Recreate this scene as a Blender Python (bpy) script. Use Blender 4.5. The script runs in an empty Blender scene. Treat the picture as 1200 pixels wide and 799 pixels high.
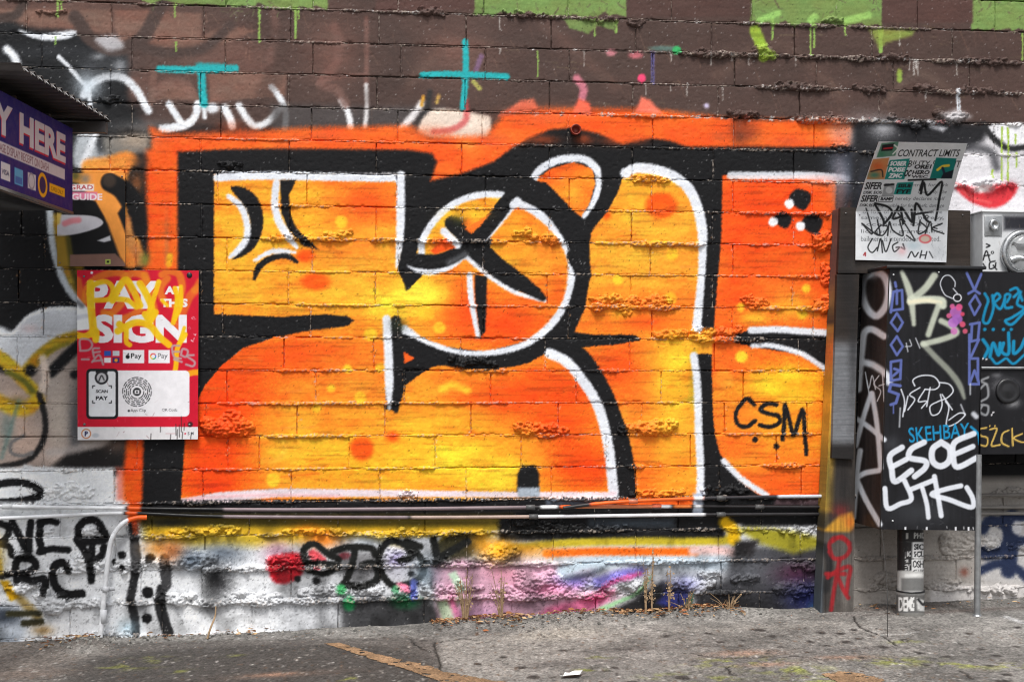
import bpy, math, random
import numpy as np

# ------------------------------------------------------------------ camera, sky, sun, exposure
R_ = math.radians
scene = bpy.context.scene
F_PX, HOR, THETA = 1600.0, 450.0, math.atan(0.12)      # focal length in photo pixels, horizon row, wall obliqueness
ZC, CAMZ = 6.458, 1.2
CAM = np.array([-ZC*math.sin(THETA), -ZC*math.cos(THETA), CAMZ])
FWD = np.array([math.sin(THETA), math.cos(THETA), 0.0]); RGT = np.array([math.cos(THETA), -math.sin(THETA), 0.0])
cam = bpy.data.cameras.new('camera'); cam_ob = bpy.data.objects.new('camera', cam)
scene.collection.objects.link(cam_ob)
cam_ob.location = CAM; cam_ob.rotation_euler = (math.pi/2, 0, -THETA)
cam.sensor_width = 36.0; cam.lens = 36.0*F_PX/1200.0
cam.shift_y = (HOR-399.5)/1200.0; cam.clip_end = 400.0; cam.clip_start = 0.05
scene.camera = cam_ob
scene.cycles.use_denoising = True; scene.cycles.filter_width = 1.1

SUN_EL, SUN_AZ = 60.0, 190.0      # azimuth clockwise from +Y; light comes from the camera's side, high
world = bpy.data.worlds.new('World'); scene.world = world; world.use_nodes = True
wn = world.node_tree.nodes; wl = world.node_tree.links
sky = wn.new('ShaderNodeTexSky'); sky.sky_type = 'NISHITA'; sky.sun_disc = False
sky.sun_elevation = R_(SUN_EL); sky.sun_rotation = R_(SUN_AZ); sky.dust_density = 4.0; sky.air_density = 1.0
hs = wn.new('ShaderNodeHueSaturation'); hs.inputs['Saturation'].default_value = 0.25   # overcast: nearly neutral
wl.new(sky.outputs[0], hs.inputs['Color']); wl.new(hs.outputs[0], wn['Background'].inputs['Color'])
wn['Background'].inputs['Strength'].default_value = 0.085
sun = bpy.data.lights.new('sun', 'SUN'); sun.energy = 1.5; sun.angle = R_(15); sun.color = (1, .975, .94)
sun_ob = bpy.data.objects.new('sun', sun); scene.collection.objects.link(sun_ob)
sun_ob.rotation_euler = (R_(90-SUN_EL), 0, R_(180-SUN_AZ)); sun_ob.location = (0, -6, 9)
scene.view_settings.view_transform = 'Standard'; scene.view_settings.look = 'None'
scene.view_settings.gamma = 1.0; scene.view_settings.use_curve_mapping = False
scene.view_settings.exposure = 0.98

# ------------------------------------------------------------------ measuring helpers
rng = np.random.default_rng(7); random.seed(7)
def ray(px, py):
    u = (px-600.0)/F_PX; v = (HOR-py)/F_PX
    return np.array([FWD[0]+RGT[0]*u, FWD[1]+RGT[1]*u, v])
def at(px, py, Y=0.0):                       # point of the plane y = Y seen at that pixel of the photograph
    d = ray(px, py); t = (Y-CAM[1])/d[1]
    return CAM+d*t
def atz(px, py, Z):
    d = ray(px, py); t = (Z-CAM[2])/d[2]
    return CAM+d*t
def proj(x, y, z):
    vx, vy, vz = x-CAM[0], y-CAM[1], z-CAM[2]
    dep = vx*FWD[0]+vy*FWD[1]
    return 600+F_PX*(vx*RGT[0]+vy*RGT[1])/dep, HOR-F_PX*vz/dep
MM = 0.001
PX = 0.00398                                 # one photo pixel on the wall, metres (mean)

# ------------------------------------------------------------------ noise
_T = rng.random((256, 256)).astype(np.float32)
def vnoise(x, y, s=0):
    x = np.asarray(x, np.float32)+np.float32((s*17.31) % 256); y = np.asarray(y, np.float32)+np.float32((s*9.77) % 256)
    fx0 = np.floor(x); fy0 = np.floor(y); xi = fx0.astype(np.int32) & 255; yi = fy0.astype(np.int32) & 255
    fx = x-fx0; fy = y-fy0; fx = fx*fx*(3-2*fx); fy = fy*fy*(3-2*fy); x1 = (xi+1) & 255; y1 = (yi+1) & 255; T = _T.ravel(); xi = xi << 8; x1 = x1 << 8
    a = T[xi+yi]; b = T[x1+yi]; c = T[xi+y1]; d = T[x1+y1]; a = a+(b-a)*fx; c = c+(d-c)*fx
    return a+(c-a)*fy
def fbm(x, y, o=4, s=0):
    a, t, r = 0.5, 0.0, 0.0
    for i in range(o):
        r = r+a*vnoise(x*2**i, y*2**i, s+i*3); t += a; a *= .5
    return r/t
def halfres(X, Y, fn):                        # slow noise worked out on every other pixel
    h = fn(X[::2, ::2], Y[::2, ::2]); return np.repeat(np.repeat(h, 2, 0), 2, 1)[:X.shape[0], :X.shape[1]]
def worley(x, y, s=0):
    x = np.asarray(x, np.float32); y = np.asarray(y, np.float32)
    xi = np.floor(x).astype(np.int32); yi = np.floor(y).astype(np.int32); best = np.full(x.shape, 9.0, np.float32)
    for dx in (-1, 0, 1):
        for dy in (-1, 0, 1):
            a, b = xi+dx, yi+dy
            qx = a+_T[(a+s*13) & 255, (b+s*7) & 255]; qy = b+_T[(a+91+s*5) & 255, (b+43+s*3) & 255]
            best = np.minimum(best, (x-qx)**2+(y-qy)**2)
    return np.sqrt(best)

# ------------------------------------------------------------------ lettering outlines from the built-in font
_tc = {}
def text_tris(body, bold=0.0, shear=0.0, spacing=1.0):
    key = (body, bold, shear, spacing)
    if key in _tc: return _tc[key]
    cu = bpy.data.curves.new('lettering_curve', 'FONT'); cu.body = body; cu.offset = bold; cu.shear = shear
    cu.resolution_u = 3; cu.space_character = spacing
    ob = bpy.data.objects.new('lettering_curve', cu); scene.collection.objects.link(ob)
    bpy.context.view_layer.update()
    me = ob.evaluated_get(bpy.context.evaluated_depsgraph_get()).to_mesh()
    me.calc_loop_triangles()
    v = np.array([p.co[:2] for p in me.vertices]); t = np.array([l.vertices[:] for l in me.loop_triangles])
    bpy.data.objects.remove(ob); bpy.data.curves.remove(cu)
    mn, mx = v.min(0), v.max(0); v = (v-mn)/(mx-mn); _tc[key] = (v, t, (mx-mn)[0]/(mx-mn)[1])
    return _tc[key]

# ------------------------------------------------------------------ paint: a raster worked out by the script, then stored as vertex colour of the painted surface
def C(*a):
    return np.array(a, np.float32)/255.0
def smooth_path(p, n=7, closed=False):
    p = np.array(p, float)
    if len(p) < 3: return p
    q = np.vstack([p[-1:], p, p[:2]]) if closed else np.vstack([2*p[0]-p[1], p, 2*p[-1]-p[-2]])
    out = []
    for i in range(len(q)-3):
        a, b, c, d = q[i:i+4]
        for t in np.linspace(0, 1, n, endpoint=False):
            out.append(.5*((2*b)+(c-a)*t+(2*a-5*b+4*c-d)*t*t+(3*b-3*c+d-a)*t**3))
    if not closed: out.append(q[-2])
    return np.array(out)
class Canvas:
    def __init__(s, x0, y0, x1, y1, sc, base):
        s.x0, s.y0, s.x1, s.y1, s.sc = x0, y0, x1, y1, sc
        s.W = int((x1-x0)*sc)+1; s.H = int((y1-y0)*sc)+1
        s.a = np.empty((s.H, s.W, 3), np.float32); s.a[:] = base
        s.g = rng.random((s.H, s.W)).astype(np.float32)
    def win(s, bx0, by0, bx1, by1):
        i0 = max(0, int((bx0-s.x0)*s.sc)); i1 = min(s.W, int((bx1-s.x0)*s.sc)+2)
        j0 = max(0, int((by0-s.y0)*s.sc)); j1 = min(s.H, int((by1-s.y0)*s.sc)+2)
        if i1 <= i0 or j1 <= j0: return None
        X, Y = np.meshgrid(s.x0+np.arange(i0, i1)/s.sc, s.y0+np.arange(j0, j1)/s.sc)
        return slice(j0, j1), slice(i0, i1), X, Y
    def blend(s, w, al, col, op, grain):
        if grain:
            g = s.g[w[0], w[1]]; al = np.clip(al+(g-.5)*grain*4*al*(1-al), 0, 1)
        al = (al*op)[..., None].astype(np.float32)
        s.a[w[0], w[1]] = s.a[w[0], w[1]]*(1-al)+col*al
    @staticmethod
    def segd(X, Y, a, b):
        dx, dy = b[0]-a[0], b[1]-a[1]; L = dx*dx+dy*dy+1e-9
        t = np.clip(((X-a[0])*dx+(Y-a[1])*dy)/L, 0, 1)
        return np.hypot(X-a[0]-t*dx, Y-a[1]-t*dy), t
    def stroke(s, pts, w, col, soft=1.2, op=1.0, sm=True, closed=False, grain=.25):
        p = np.array([(q[0], q[1], q[2] if len(q) > 2 else w) for q in pts], float)
        if sm: p = smooth_path(p, 6, closed)
        elif closed: p = np.vstack([p, p[:1]])
        m = p[:, 2].max()/2+soft+1
        wn_ = s.win(p[:, 0].min()-m, p[:, 1].min()-m, p[:, 0].max()+m, p[:, 1].max()+m)
        if wn_ is None: return
        X, Y = wn_[2], wn_[3]; sd = np.full(X.shape, 1e3); ox, oy = X[0, 0], Y[0, 0]
        for a, b in zip(p[:-1], p[1:]):
            i0 = max(0, int((min(a[0], b[0])-m-ox)*s.sc)); i1 = int((max(a[0], b[0])+m-ox)*s.sc)+2
            j0 = max(0, int((min(a[1], b[1])-m-oy)*s.sc)); j1 = int((max(a[1], b[1])+m-oy)*s.sc)+2
            if i1 <= 0 or j1 <= 0: continue
            v = (slice(j0, j1), slice(i0, i1))
            if X[v].size == 0: continue
            d, t = s.segd(X[v], Y[v], a, b)
            sd[v] = np.minimum(sd[v], d-(a[2]*(1-t)+b[2]*t)/2)
        al = np.clip(.5-sd/(2*soft), 0, 1); al = al*al*(3-2*al)
        s.blend(wn_, al, col, op, grain)
    def poly(s, pts, col, soft=1.0, op=1.0, sm=False, grain=.25):
        p = np.array(pts, float)
        if sm: p = smooth_path(p, 6, True)
        m = soft+1
        wn_ = s.win(p[:, 0].min()-m, p[:, 1].min()-m, p[:, 0].max()+m, p[:, 1].max()+m)
        if wn_ is None: return
        X, Y = wn_[2], wn_[3]; d = np.full(X.shape, 1e3); ins = np.zeros(X.shape, bool)
        for a, b in zip(p, np.roll(p, -1, 0)):
            d = np.minimum(d, s.segd(X, Y, a, b)[0])
            if a[1] != b[1]:
                ins ^= ((a[1] > Y) != (b[1] > Y)) & (X < (b[0]-a[0])*(Y-a[1])/(b[1]-a[1])+a[0])
        sd = np.where(ins, -d, d); al = np.clip(.5-sd/(2*soft), 0, 1); al = al*al*(3-2*al)
        s.blend(wn_, al, col, op, grain)
    def rect(s, x0, y0, x1, y1, col, soft=.6, op=1.0, grain=.2):
        s.poly([(x0, y0), (x1, y0), (x1, y1), (x0, y1)], col, soft, op, False, grain)
    def dot(s, x, y, r, col, soft=1.0, op=1.0, ry=None, grain=.25):
        ry = ry or r; w = s.win(x-r-soft-1, y-ry-soft-1, x+r+soft+1, y+ry+soft+1)
        if w is None: return
        d = (np.hypot((w[2]-x)/r, (w[3]-y)/ry)-1)*min(r, ry)
        al = np.clip(.5-d/(2*soft), 0, 1); s.blend(w, al*al*(3-2*al), col, op, grain)
    def glow(s, x, y, rx, ry, col, op=1.0, grain=.3):
        w = s.win(x-2.4*rx, y-2.4*ry, x+2.4*rx, y+2.4*ry)
        if w is None: return
        s.blend(w, np.exp(-((w[2]-x)/rx)**2-((w[3]-y)/ry)**2), col, op, grain)
    def drip(s, x, y0, y1, w, col, op=1.0):
        s.stroke([(x, y0, w*1.3), (x+random.uniform(-.6, .6), (y0+y1)/2, w*.8), (x, y1, w)], w, col, .6, op)
    def text(s, body, quad, col, bold=0.0, shear=0.0, op=1.0, spacing=1.0):
        v, t, _ = text_tris(body, bold, shear, spacing)       # quad: tl, tr, br, bl
        q = np.array(quad, float)
        if len(q) == 2: q = np.array([(q[0][0], q[0][1]), (q[1][0], q[0][1]), (q[1][0], q[1][1]), (q[0][0], q[1][1])])
        U = v[:, :1]; V = 1-v[:, 1:]
        P = (q[0]*(1-U)+q[1]*U)*(1-V)+(q[3]*(1-U)+q[2]*U)*V
        w = s.win(P[:, 0].min()-1, P[:, 1].min()-1, P[:, 0].max()+1, P[:, 1].max()+1)
        if w is None: return
        ss = 3; h, wd = w[2].shape; m = np.zeros((h*ss, wd*ss), bool)
        G = (P-np.array([w[2][0, 0], w[3][0, 0]]))*s.sc*ss
        for a, b, c in G[t]:
            i0 = max(0, int(min(a[0], b[0], c[0]))); i1 = min(wd*ss, int(max(a[0], b[0], c[0]))+2)
            j0 = max(0, int(min(a[1], b[1], c[1]))); j1 = min(h*ss, int(max(a[1], b[1], c[1]))+2)
            if i1 <= i0 or j1 <= j0: continue
            X = np.arange(i0, i1)[None, :]; Y = np.arange(j0, j1)[:, None]
            e = lambda p, q: (q[0]-p[0])*(Y-p[1])-(q[1]-p[1])*(X-p[0])
            e1, e2, e3 = e(a, b), e(b, c), e(c, a)
            m[j0:j1, i0:i1] |= ((e1 >= 0) & (e2 >= 0) & (e3 >= 0)) | ((e1 <= 0) & (e2 <= 0) & (e3 <= 0))
        al = m.reshape(h, ss, wd, ss).mean((1, 3)).astype(np.float32)
        s.blend(w, al, col, op, 0)
    def scratch(s, x0, y0, x1, y1, n, col, op=.5, L=(4, 18), ang=None, w=(.5, 1.2)):
        for _ in range(n):
            x, y = random.uniform(x0, x1), random.uniform(y0, y1); a = random.uniform(0, math.pi) if ang is None else ang+random.gauss(0, .15)
            l = random.uniform(*L); s.stroke([(x, y), (x+l*math.cos(a), y+l*math.sin(a))], random.uniform(*w), col, .6, op*random.random(), False)
    def sample(s, px, py):
        x = np.clip((np.asarray(px)-s.x0)*s.sc, 0, s.W-1.001); y = np.clip((np.asarray(py)-s.y0)*s.sc, 0, s.H-1.001)
        i = x.astype(int); j = y.astype(int); fx = (x-i)[..., None]; fy = (y-j)[..., None]
        c = (s.a[j, i]*(1-fx)+s.a[j, i+1]*fx)*(1-fy)+(s.a[j+1, i]*(1-fx)+s.a[j+1, i+1]*fx)*fy
        return lin(c)
def lin(c):
    c = np.clip(c, 0, 1); l = np.where(c <= .04045, c/12.92, ((c+.055)/1.055)**2.4)
    return np.clip(l*1.02, .004, .84)

# ------------------------------------------------------------------ materials
def mat(name, base=(.5, .5, .5), rough=.6, metal=0.0, attr=False, bump=0.0, bscale=200.0, var=0.0, vscale=30.0, spec=.5, bump2=0.0, b2scale=40.0, coat=0.0):
    m = bpy.data.materials.new(name); m.use_nodes = True; n = m.node_tree.nodes; l = m.node_tree.links
    b = n['Principled BSDF']; b.inputs['Roughness'].default_value = rough; b.inputs['Metallic'].default_value = metal
    b.inputs['Specular IOR Level'].default_value = spec; b.inputs['Coat Weight'].default_value = coat
    tc = n.new('ShaderNodeTexCoord')
    src = None
    if attr:
        a = n.new('ShaderNodeAttribute'); a.attribute_name = 'Col'; src = a.outputs['Color']
    if var:
        no = n.new('ShaderNodeTexNoise'); no.inputs['Scale'].default_value = vscale; no.inputs['Detail'].default_value = 6; no.inputs['Roughness'].default_value = .65
        l.new(tc.outputs['Object'], no.inputs['Vector'])
        mr = n.new('ShaderNodeMapRange'); mr.inputs[1].default_value = .3; mr.inputs[2].default_value = .7; mr.inputs[3].default_value = 1-var; mr.inputs[4].default_value = 1+var*.6
        l.new(no.outputs[0], mr.inputs[0])
        mx = n.new('ShaderNodeMix'); mx.data_type = 'RGBA'; mx.blend_type = 'MULTIPLY'; mx.inputs[0].default_value = 1
        if src is not None: l.new(src, mx.inputs[6])
        else: mx.inputs[6].default_value = (*base, 1)
        cb = n.new('ShaderNodeCombineColor')
        for i in range(3): l.new(mr.outputs[0], cb.inputs[i])
        l.new(cb.outputs[0], mx.inputs[7]); src = mx.outputs[2]
        rr = n.new('ShaderNodeMapRange'); rr.inputs[1].default_value = .3; rr.inputs[2].default_value = .7
        rr.inputs[3].default_value = max(.05, rough-.12); rr.inputs[4].default_value = min(1, rough+.12)
        l.new(no.outputs[0], rr.inputs[0]); l.new(rr.outputs[0], b.inputs['Roughness'])
    if src is not None: l.new(src, b.inputs['Base Color'])
    else: b.inputs['Base Color'].default_value = (*base, 1)
    prev = None
    for st, sc_ in ((bump2, b2scale), (bump, bscale)):
        if st:
            no = n.new('ShaderNodeTexNoise'); no.inputs['Scale'].default_value = sc_; no.inputs['Detail'].default_value = 5; no.inputs['Roughness'].default_value = .6
            l.new(tc.outputs['Object'], no.inputs['Vector'])
            bp = n.new('ShaderNodeBump'); bp.inputs['Strength'].default_value = st; bp.inputs['Distance'].default_value = .25/sc_*1.5
            l.new(no.outputs[0], bp.inputs['Height'])
            if prev: l.new(prev, bp.inputs['Normal'])
            prev = bp.outputs[0]
    if prev: l.new(prev, b.inputs['Normal'])
    return m
M = {
    'wall': mat('sprayed_block', rough=.62, attr=True, bump=.4, bscale=260, var=.1, vscale=60, bump2=.15, b2scale=45, spec=.16),
    'mortar': mat('sprayed_mortar', rough=.65, attr=True, bump=.5, bscale=200, var=.15, vscale=110, bump2=.4, b2scale=80, spec=.25),
    'sheet': mat('painted_sheet_metal', rough=.5, attr=True, bump=.05, bscale=150, var=.1, vscale=25, spec=.2),
    'wood': mat('weathered_timber', rough=.8, attr=True, bump=.3, bscale=150, var=.2, vscale=40, spec=.2),
    'pipe': mat('painted_conduit', rough=.4, spec=.3, attr=True, bump=.1, bscale=150, var=.1, vscale=60),
    'ground': mat('worn_paving', rough=.92, attr=True, bump=.7, bscale=230, var=.28, vscale=120, bump2=.5, b2scale=30, spec=.2),
    'plaster': mat('attr_rough', rough=.8, attr=True, var=.1, spec=.2),
    'zinc': mat('galvanised_steel', (.34, .35, .36), .42, .75, var=.2, vscale=30),
    'darkmetal': mat('dark_canopy_metal', (.13, .115, .11), .55, .2, var=.25, vscale=20),
    'whitemetal': mat('white_enamel', (.62, .63, .64), .4, 0, var=.15, vscale=14),
    'black': mat('black_enamel', (.012, .012, .014), .4, 0, var=.3, vscale=20),
    'glass': mat('meter_glass', (.35, .38, .4), .06, 0, spec=.8, coat=.6),
    'chrome': mat('meter_ring_steel', (.45, .46, .47), .28, .9, var=.15, vscale=40),
    'screw': mat('screw_steel', (.18, .17, .17), .45, .6),
    'leaf': mat('dry_leaf', rough=.85, attr=True, var=.25, vscale=120, spec=.2),
    'straw': mat('dry_stalk', (.32, .22, .13), .85, 0, var=.3, vscale=60, spec=.2),
    'paper': mat('paper', (.75, .75, .74), .8, 0, var=.08, vscale=40),
    'wire': mat('black_wire', (.03, .03, .03), .6, 0, var=.2),
}

def aggregate(m, scale):
    n = m.node_tree.nodes; l = m.node_tree.links; b = n['Principled BSDF']; tc = n.new('ShaderNodeTexCoord')
    vo = n.new('ShaderNodeTexVoronoi'); vo.inputs['Scale'].default_value = scale; l.new(tc.outputs['Object'], vo.inputs['Vector'])
    bw = n.new('ShaderNodeRGBToBW'); l.new(vo.outputs['Color'], bw.inputs[0]); mr = n.new('ShaderNodeMapRange'); mr.inputs[3].default_value = .62; mr.inputs[4].default_value = 1.38; l.new(bw.outputs[0], mr.inputs[0])
    src = b.inputs['Base Color'].links[0].from_socket; mx = n.new('ShaderNodeMix'); mx.data_type = 'RGBA'; mx.blend_type = 'MULTIPLY'; mx.inputs[0].default_value = 1
    l.new(src, mx.inputs[6]); cb = n.new('ShaderNodeCombineColor'); [l.new(mr.outputs[0], cb.inputs[i]) for i in range(3)]; l.new(cb.outputs[0], mx.inputs[7]); l.new(mx.outputs[2], b.inputs['Base Color'])
    bp = n.new('ShaderNodeBump'); bp.inputs['Strength'].default_value = .8; bp.inputs['Distance'].default_value = .003; bp.invert = True; l.new(vo.outputs['Distance'], bp.inputs['Height'])
    l.new(b.inputs['Normal'].links[0].from_socket, bp.inputs['Normal']); l.new(bp.outputs[0], b.inputs['Normal'])
aggregate(M['ground'], 130.0)

# ------------------------------------------------------------------ mesh helpers
coll = scene.collection
def mesh(name, V, Fq, m, parent=None, col=None, smooth=False):
    V = np.ascontiguousarray(V, np.float32); Fq = np.asarray(Fq, np.int32)
    me = bpy.data.meshes.new(name); me.vertices.add(len(V)); me.vertices.foreach_set('co', V.ravel())
    k = Fq.shape[1]; me.loops.add(Fq.size); me.loops.foreach_set('vertex_index', Fq.ravel())
    me.polygons.add(len(Fq)); me.polygons.foreach_set('loop_start', np.arange(0, Fq.size, k, dtype=np.int32))
    if smooth: me.polygons.foreach_set('use_smooth', np.ones(len(Fq), bool))
    if col is not None:
        at_ = me.attributes.new('Col', 'FLOAT_COLOR', 'POINT')
        c4 = np.ones((len(V), 4), np.float32); c4[:, :3] = col; at_.data.foreach_set('color', c4.ravel())
    me.update(calc_edges=True); me.validate()
    me.materials.append(M[m]); ob = bpy.data.objects.new(name, me); coll.objects.link(ob)
    if parent: ob.parent = parent
    return ob
def tag(o, label=None, cat=None, group=None, kind=None):
    if label: o['label'] = label
    if cat: o['category'] = cat
    if group: o['group'] = group
    if kind: o['kind'] = kind
    return o
def empty(name, loc, label, cat, group=None):
    o = bpy.data.objects.new(name, None); coll.objects.link(o); o.location = loc; o.empty_display_size = .05
    tag(o, label, cat, group); bpy.context.view_layer.update(); return o
def adopt(root, *parts):                      # parts are modelled in world space; keep them there under their root
    for p in parts:
        p.parent = root; p.matrix_parent_inverse = root.matrix_basis.inverted()
def subs(part, *ps):                           # pieces of a part
    for p in ps: p.parent = part
def quads(nx, ny, off=0):
    i = np.arange(nx-1)[None, :]; j = np.arange(ny-1)[:, None]; a = off+j*nx+i
    return np.stack([a, a+1, a+1+nx, a+nx], -1).reshape(-1, 4)
def box_vf(x0, x1, y0, y1, z0, z1):
    V = [(x, y, z) for z in (z0, z1) for y in (y0, y1) for x in (x0, x1)]
    Fq = [(0, 1, 5, 4), (1, 3, 7, 5), (3, 2, 6, 7), (2, 0, 4, 6), (4, 5, 7, 6), (0, 2, 3, 1)]
    return np.array(V), np.array(Fq)
def join_vf(parts):
    V, Fq, o = [], [], 0
    for v, f in parts: V.append(v); Fq.append(np.asarray(f)+o); o += len(v)
    return np.vstack(V), np.vstack(Fq)
def lathe(profile, n=32):                     # profile (r, h) about z; closed at r=0 ends by tiny radii
    V = []; a = np.linspace(0, 2*math.pi, n, endpoint=False)
    for r, h in profile: V += [(max(r, 1e-5)*math.cos(t), max(r, 1e-5)*math.sin(t), h) for t in a]
    Fq = [(j*n+i, j*n+(i+1) % n, (j+1)*n+(i+1) % n, (j+1)*n+i) for j in range(len(profile)-1) for i in range(n)]
    return np.array(V), np.array(Fq)
def tube(path, r, n=10, step=None):
    P = np.array(path, float)
    if step:
        d = np.r_[0, np.cumsum(np.linalg.norm(np.diff(P, axis=0), axis=1))]; k = max(2, int(d[-1]/step))
        s_ = np.linspace(0, d[-1], k); P = np.stack([np.interp(s_, d, P[:, i]) for i in range(3)], 1)
    T = np.gradient(P, axis=0); T /= np.linalg.norm(T, axis=1)[:, None]
    rr = np.full(len(P), r) if np.isscalar(r) else np.interp(np.linspace(0, 1, len(P)), np.linspace(0, 1, len(r)), r)
    up = np.array([0, 1.0, 0]) if abs(T[0][1]) < .8 else np.array([1.0, 0, 0])
    V = []; a = np.linspace(0, 2*math.pi, n, endpoint=False)
    for p, t, q in zip(P, T, rr):
        u = np.cross(t, up); u /= np.linalg.norm(u); v = np.cross(t, u)
        V.append(p+q*(np.cos(a)[:, None]*u+np.sin(a)[:, None]*v))
    k = len(P); V = np.vstack(V)
    Fq = [(j*n+i, j*n+(i+1) % n, (j+1)*n+(i+1) % n, (j+1)*n+i) for j in range(k-1) for i in range(n)]
    return V, np.array(Fq)
def bevel(o, w=.004, seg=2):
    b = o.modifiers.new('bevel', 'BEVEL'); b.width = w; b.segments = seg; b.limit_method = 'ANGLE'; return o
def slab(name, P, nx, ny, thick, colf, m, parent=None, side=None, smooth=False, back=True):
    """dense front sheet P(s,t) -> points, with rim and back; thick = offset vector to the back"""
    s_, t_ = np.meshgrid(np.linspace(0, 1, nx), np.linspace(0, 1, ny)); V = P(s_.ravel(), t_.ravel()); c = colf(s_.ravel(), t_.ravel(), V)
    idx = np.arange(nx*ny).reshape(ny, nx); loop = np.r_[idx[0, :-1], idx[:-1, -1], idx[-1, :0:-1], idx[:0:-1, 0]]
    n = len(loop); B1 = V[loop]; B = V[loop]+np.array(thick); o = nx*ny
    side_c = np.tile(side, (2*n, 1)) if side is not None else np.vstack([c[loop], c[loop]])
    k = np.arange(n); k2 = (k+1) % n
    Fq = np.vstack([quads(nx, ny)[:, ::-1], np.stack([o+k, o+k2, o+n+k2, o+n+k], 1)])
    # back sheet: strips between opposite borders
    corners = [o+n, o+n+nx-1, o+n+nx-1+ny-1, o+n+2*(nx-1)+ny-1]
    if back: Fq = np.vstack([Fq, [corners]])
    return mesh(name, np.vstack([V, B1, B]), Fq, m, parent, np.vstack([c, side_c]), smooth)
# ------------------------------------------------------------------ courses and joints of the wall (measured in the photograph)
def line_y(k): return 9+38.6*k               # bed joint k at photo column 300
def line_z(k): return at(300, line_y(k))[2]
def line_px(k, x): return proj(at(x, 400)[0], 0.0, line_z(k))[1]
JOINTS = {
 -1: [65, 165, 265, 367, 467, 567, 666, 787, 881, 980, 1075, 1166], 0: [31, 131, 239, 341, 444, 546, 646, 745, 834, 931, 1022, 1116],
 1: [49, 155, 264, 367, 470, 569, 667, 765, 861, 957, 1047, 1136], 2: [25, 130, 235, 338, 442, 545, 644, 742, 841, 937, 1030, 1124],
 3: [50, 155, 259, 365, 466, 565, 666, 765, 860, 954, 1074, 1165], 4: [24, 129, 235, 339, 441, 541, 644, 741, 836, 930, 1022, 1115],
 5: [42, 146, 255, 360, 465, 569, 667, 764, 859, 952, 1045, 1140], 6: [25, 130, 236, 340, 441, 542, 644, 740, 835, 930, 1022, 1115],
 7: [52, 159, 266, 366, 467, 566, 666, 762, 859, 955, 1048, 1140], 8: [22, 130, 236, 338, 440, 541, 641, 739, 835, 929, 1022, 1115],
 9: [51, 158, 261, 364, 466, 566, 666, 764, 858, 953, 1046, 1138], 10: [20, 126, 230, 333, 438, 540, 639, 738, 837, 936, 1030, 1122],
 11: [55, 161, 266, 370, 474, 575, 675, 775, 871, 966, 1060, 1152], 12: [29, 137, 242, 348, 451, 552, 654, 752, 849, 946, 1040, 1132],
 13: [51, 160, 267, 304, 409, 510, 611, 710, 809, 910, 1005, 1098, 1190], 14: [25, 134, 238, 341, 445, 546, 646, 745, 843, 939, 1032, 1124],
 15: [70, 178, 292, 396, 498, 598, 697, 795, 892, 988, 1083, 1175], 16: [30, 135, 240, 343, 445, 547, 648, 745, 842, 938, 1032, 1124],
 17: [57, 165, 237, 341, 445, 548, 650, 748, 845, 942, 1035, 1120], 18: [82, 190, 295, 396, 497, 600, 698, 795, 890, 985, 1080, 1174],
 19: [30, 140, 245, 350, 450, 550, 650, 750, 850]}

# ------------------------------------------------------------------ the paint on the wall, in photo coordinates of the wall plane
W = Canvas(-160, -70, 1360, 800, 1.6, C(77, 60, 55))
BRN, BLK, WHT, ORG, AMB, YEL, RED = C(84, 66, 60), C(20, 20, 22), C(222, 226, 232), C(243, 88, 22), C(248, 172, 44), C(252, 206, 50), C(236, 66, 14)
TEAL = C(38, 166, 170); GRN = C(114, 138, 76); LIME = C(136, 170, 84)
W.rect(-160, 148, 1360, 590, BLK, 8)
W.rect(-160, 546, 152, 800, C(226, 228, 232), 3); W.rect(-160, 612, 1360, 800, C(204, 206, 210), 6); W.rect(-160, 612, 330, 800, C(226, 228, 231), 12)
# brown band and older tags under it
for x, y, rx, ry in ((60, 20, 90, 22), (180, 30, 60, 20), (270, 70, 60, 30), (150, 100, 40, 20), (390, 60, 30, 40), (540, 60, 40, 40)):
    W.glow(x, y, rx, ry, C(122, 88, 78), .6)
for q in ([(-10, 10), (131, 12), (131, 40), (80, 34), (20, 32), (-10, 28)], [(134, 12), (180, 12), (172, 34), (158, 56), (140, 50), (134, 30)], [(180, 46), (182, 30), (196, 14), (236, 16), (236, 44), (262, 30), (300, 36), (262, 52), (210, 60), (172, 54)], [(184, 116), (186, 100), (200, 96), (226, 102), (234, 118)], [(244, 84), (336, 86), (334, 112), (246, 120)]):
    W.poly(q, C(124, 92, 80), 2.5, .85)
W.scratch(0, 12, 300, 60, 90, C(150, 116, 100), .5, (4, 14), 1.5, (.5, 1.4)); W.scratch(0, 12, 300, 60, 60, C(92, 70, 62), .5, (4, 14), 1.5, (.5, 1.4))
W.poly([(-10, 30), (40, 34), (90, 38), (135, 56), (150, 70), (150, 125), (160, 150), (-10, 160)], C(30, 31, 33), 6, 1, True)
W.poly([(-10, 38), (60, 42), (100, 48), (120, 60), (140, 66), (140, 78), (60, 76), (-10, 70)], C(24, 25, 27), 5, .9, True); W.glow(60, 60, 60, 10, C(52, 54, 58), .6); W.glow(150, 130, 22, 10, C(26, 26, 28), .9); W.glow(130, 115, 16, 10, C(30, 31, 33), .9); W.glow(170, 148, 40, 8, C(110, 108, 108), .6)
W.stroke([(88, 20), (95, 30), (105, 45), (128, 58), (150, 55), (170, 40), (188, 5)], 16, C(74, 60, 56), 3)
W.stroke([(168, 56), (200, 62), (240, 56), (270, 30)], 12, C(74, 60, 56), 4)
W.poly([(22, 35), (45, 40), (86, 36), (84, 44), (60, 48), (35, 44)], WHT, 2, .95, True)
W.poly([(112, 45), (135, 42), (145, 55), (130, 60), (118, 54)], C(200, 200, 205), 4, .8, True)
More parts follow.
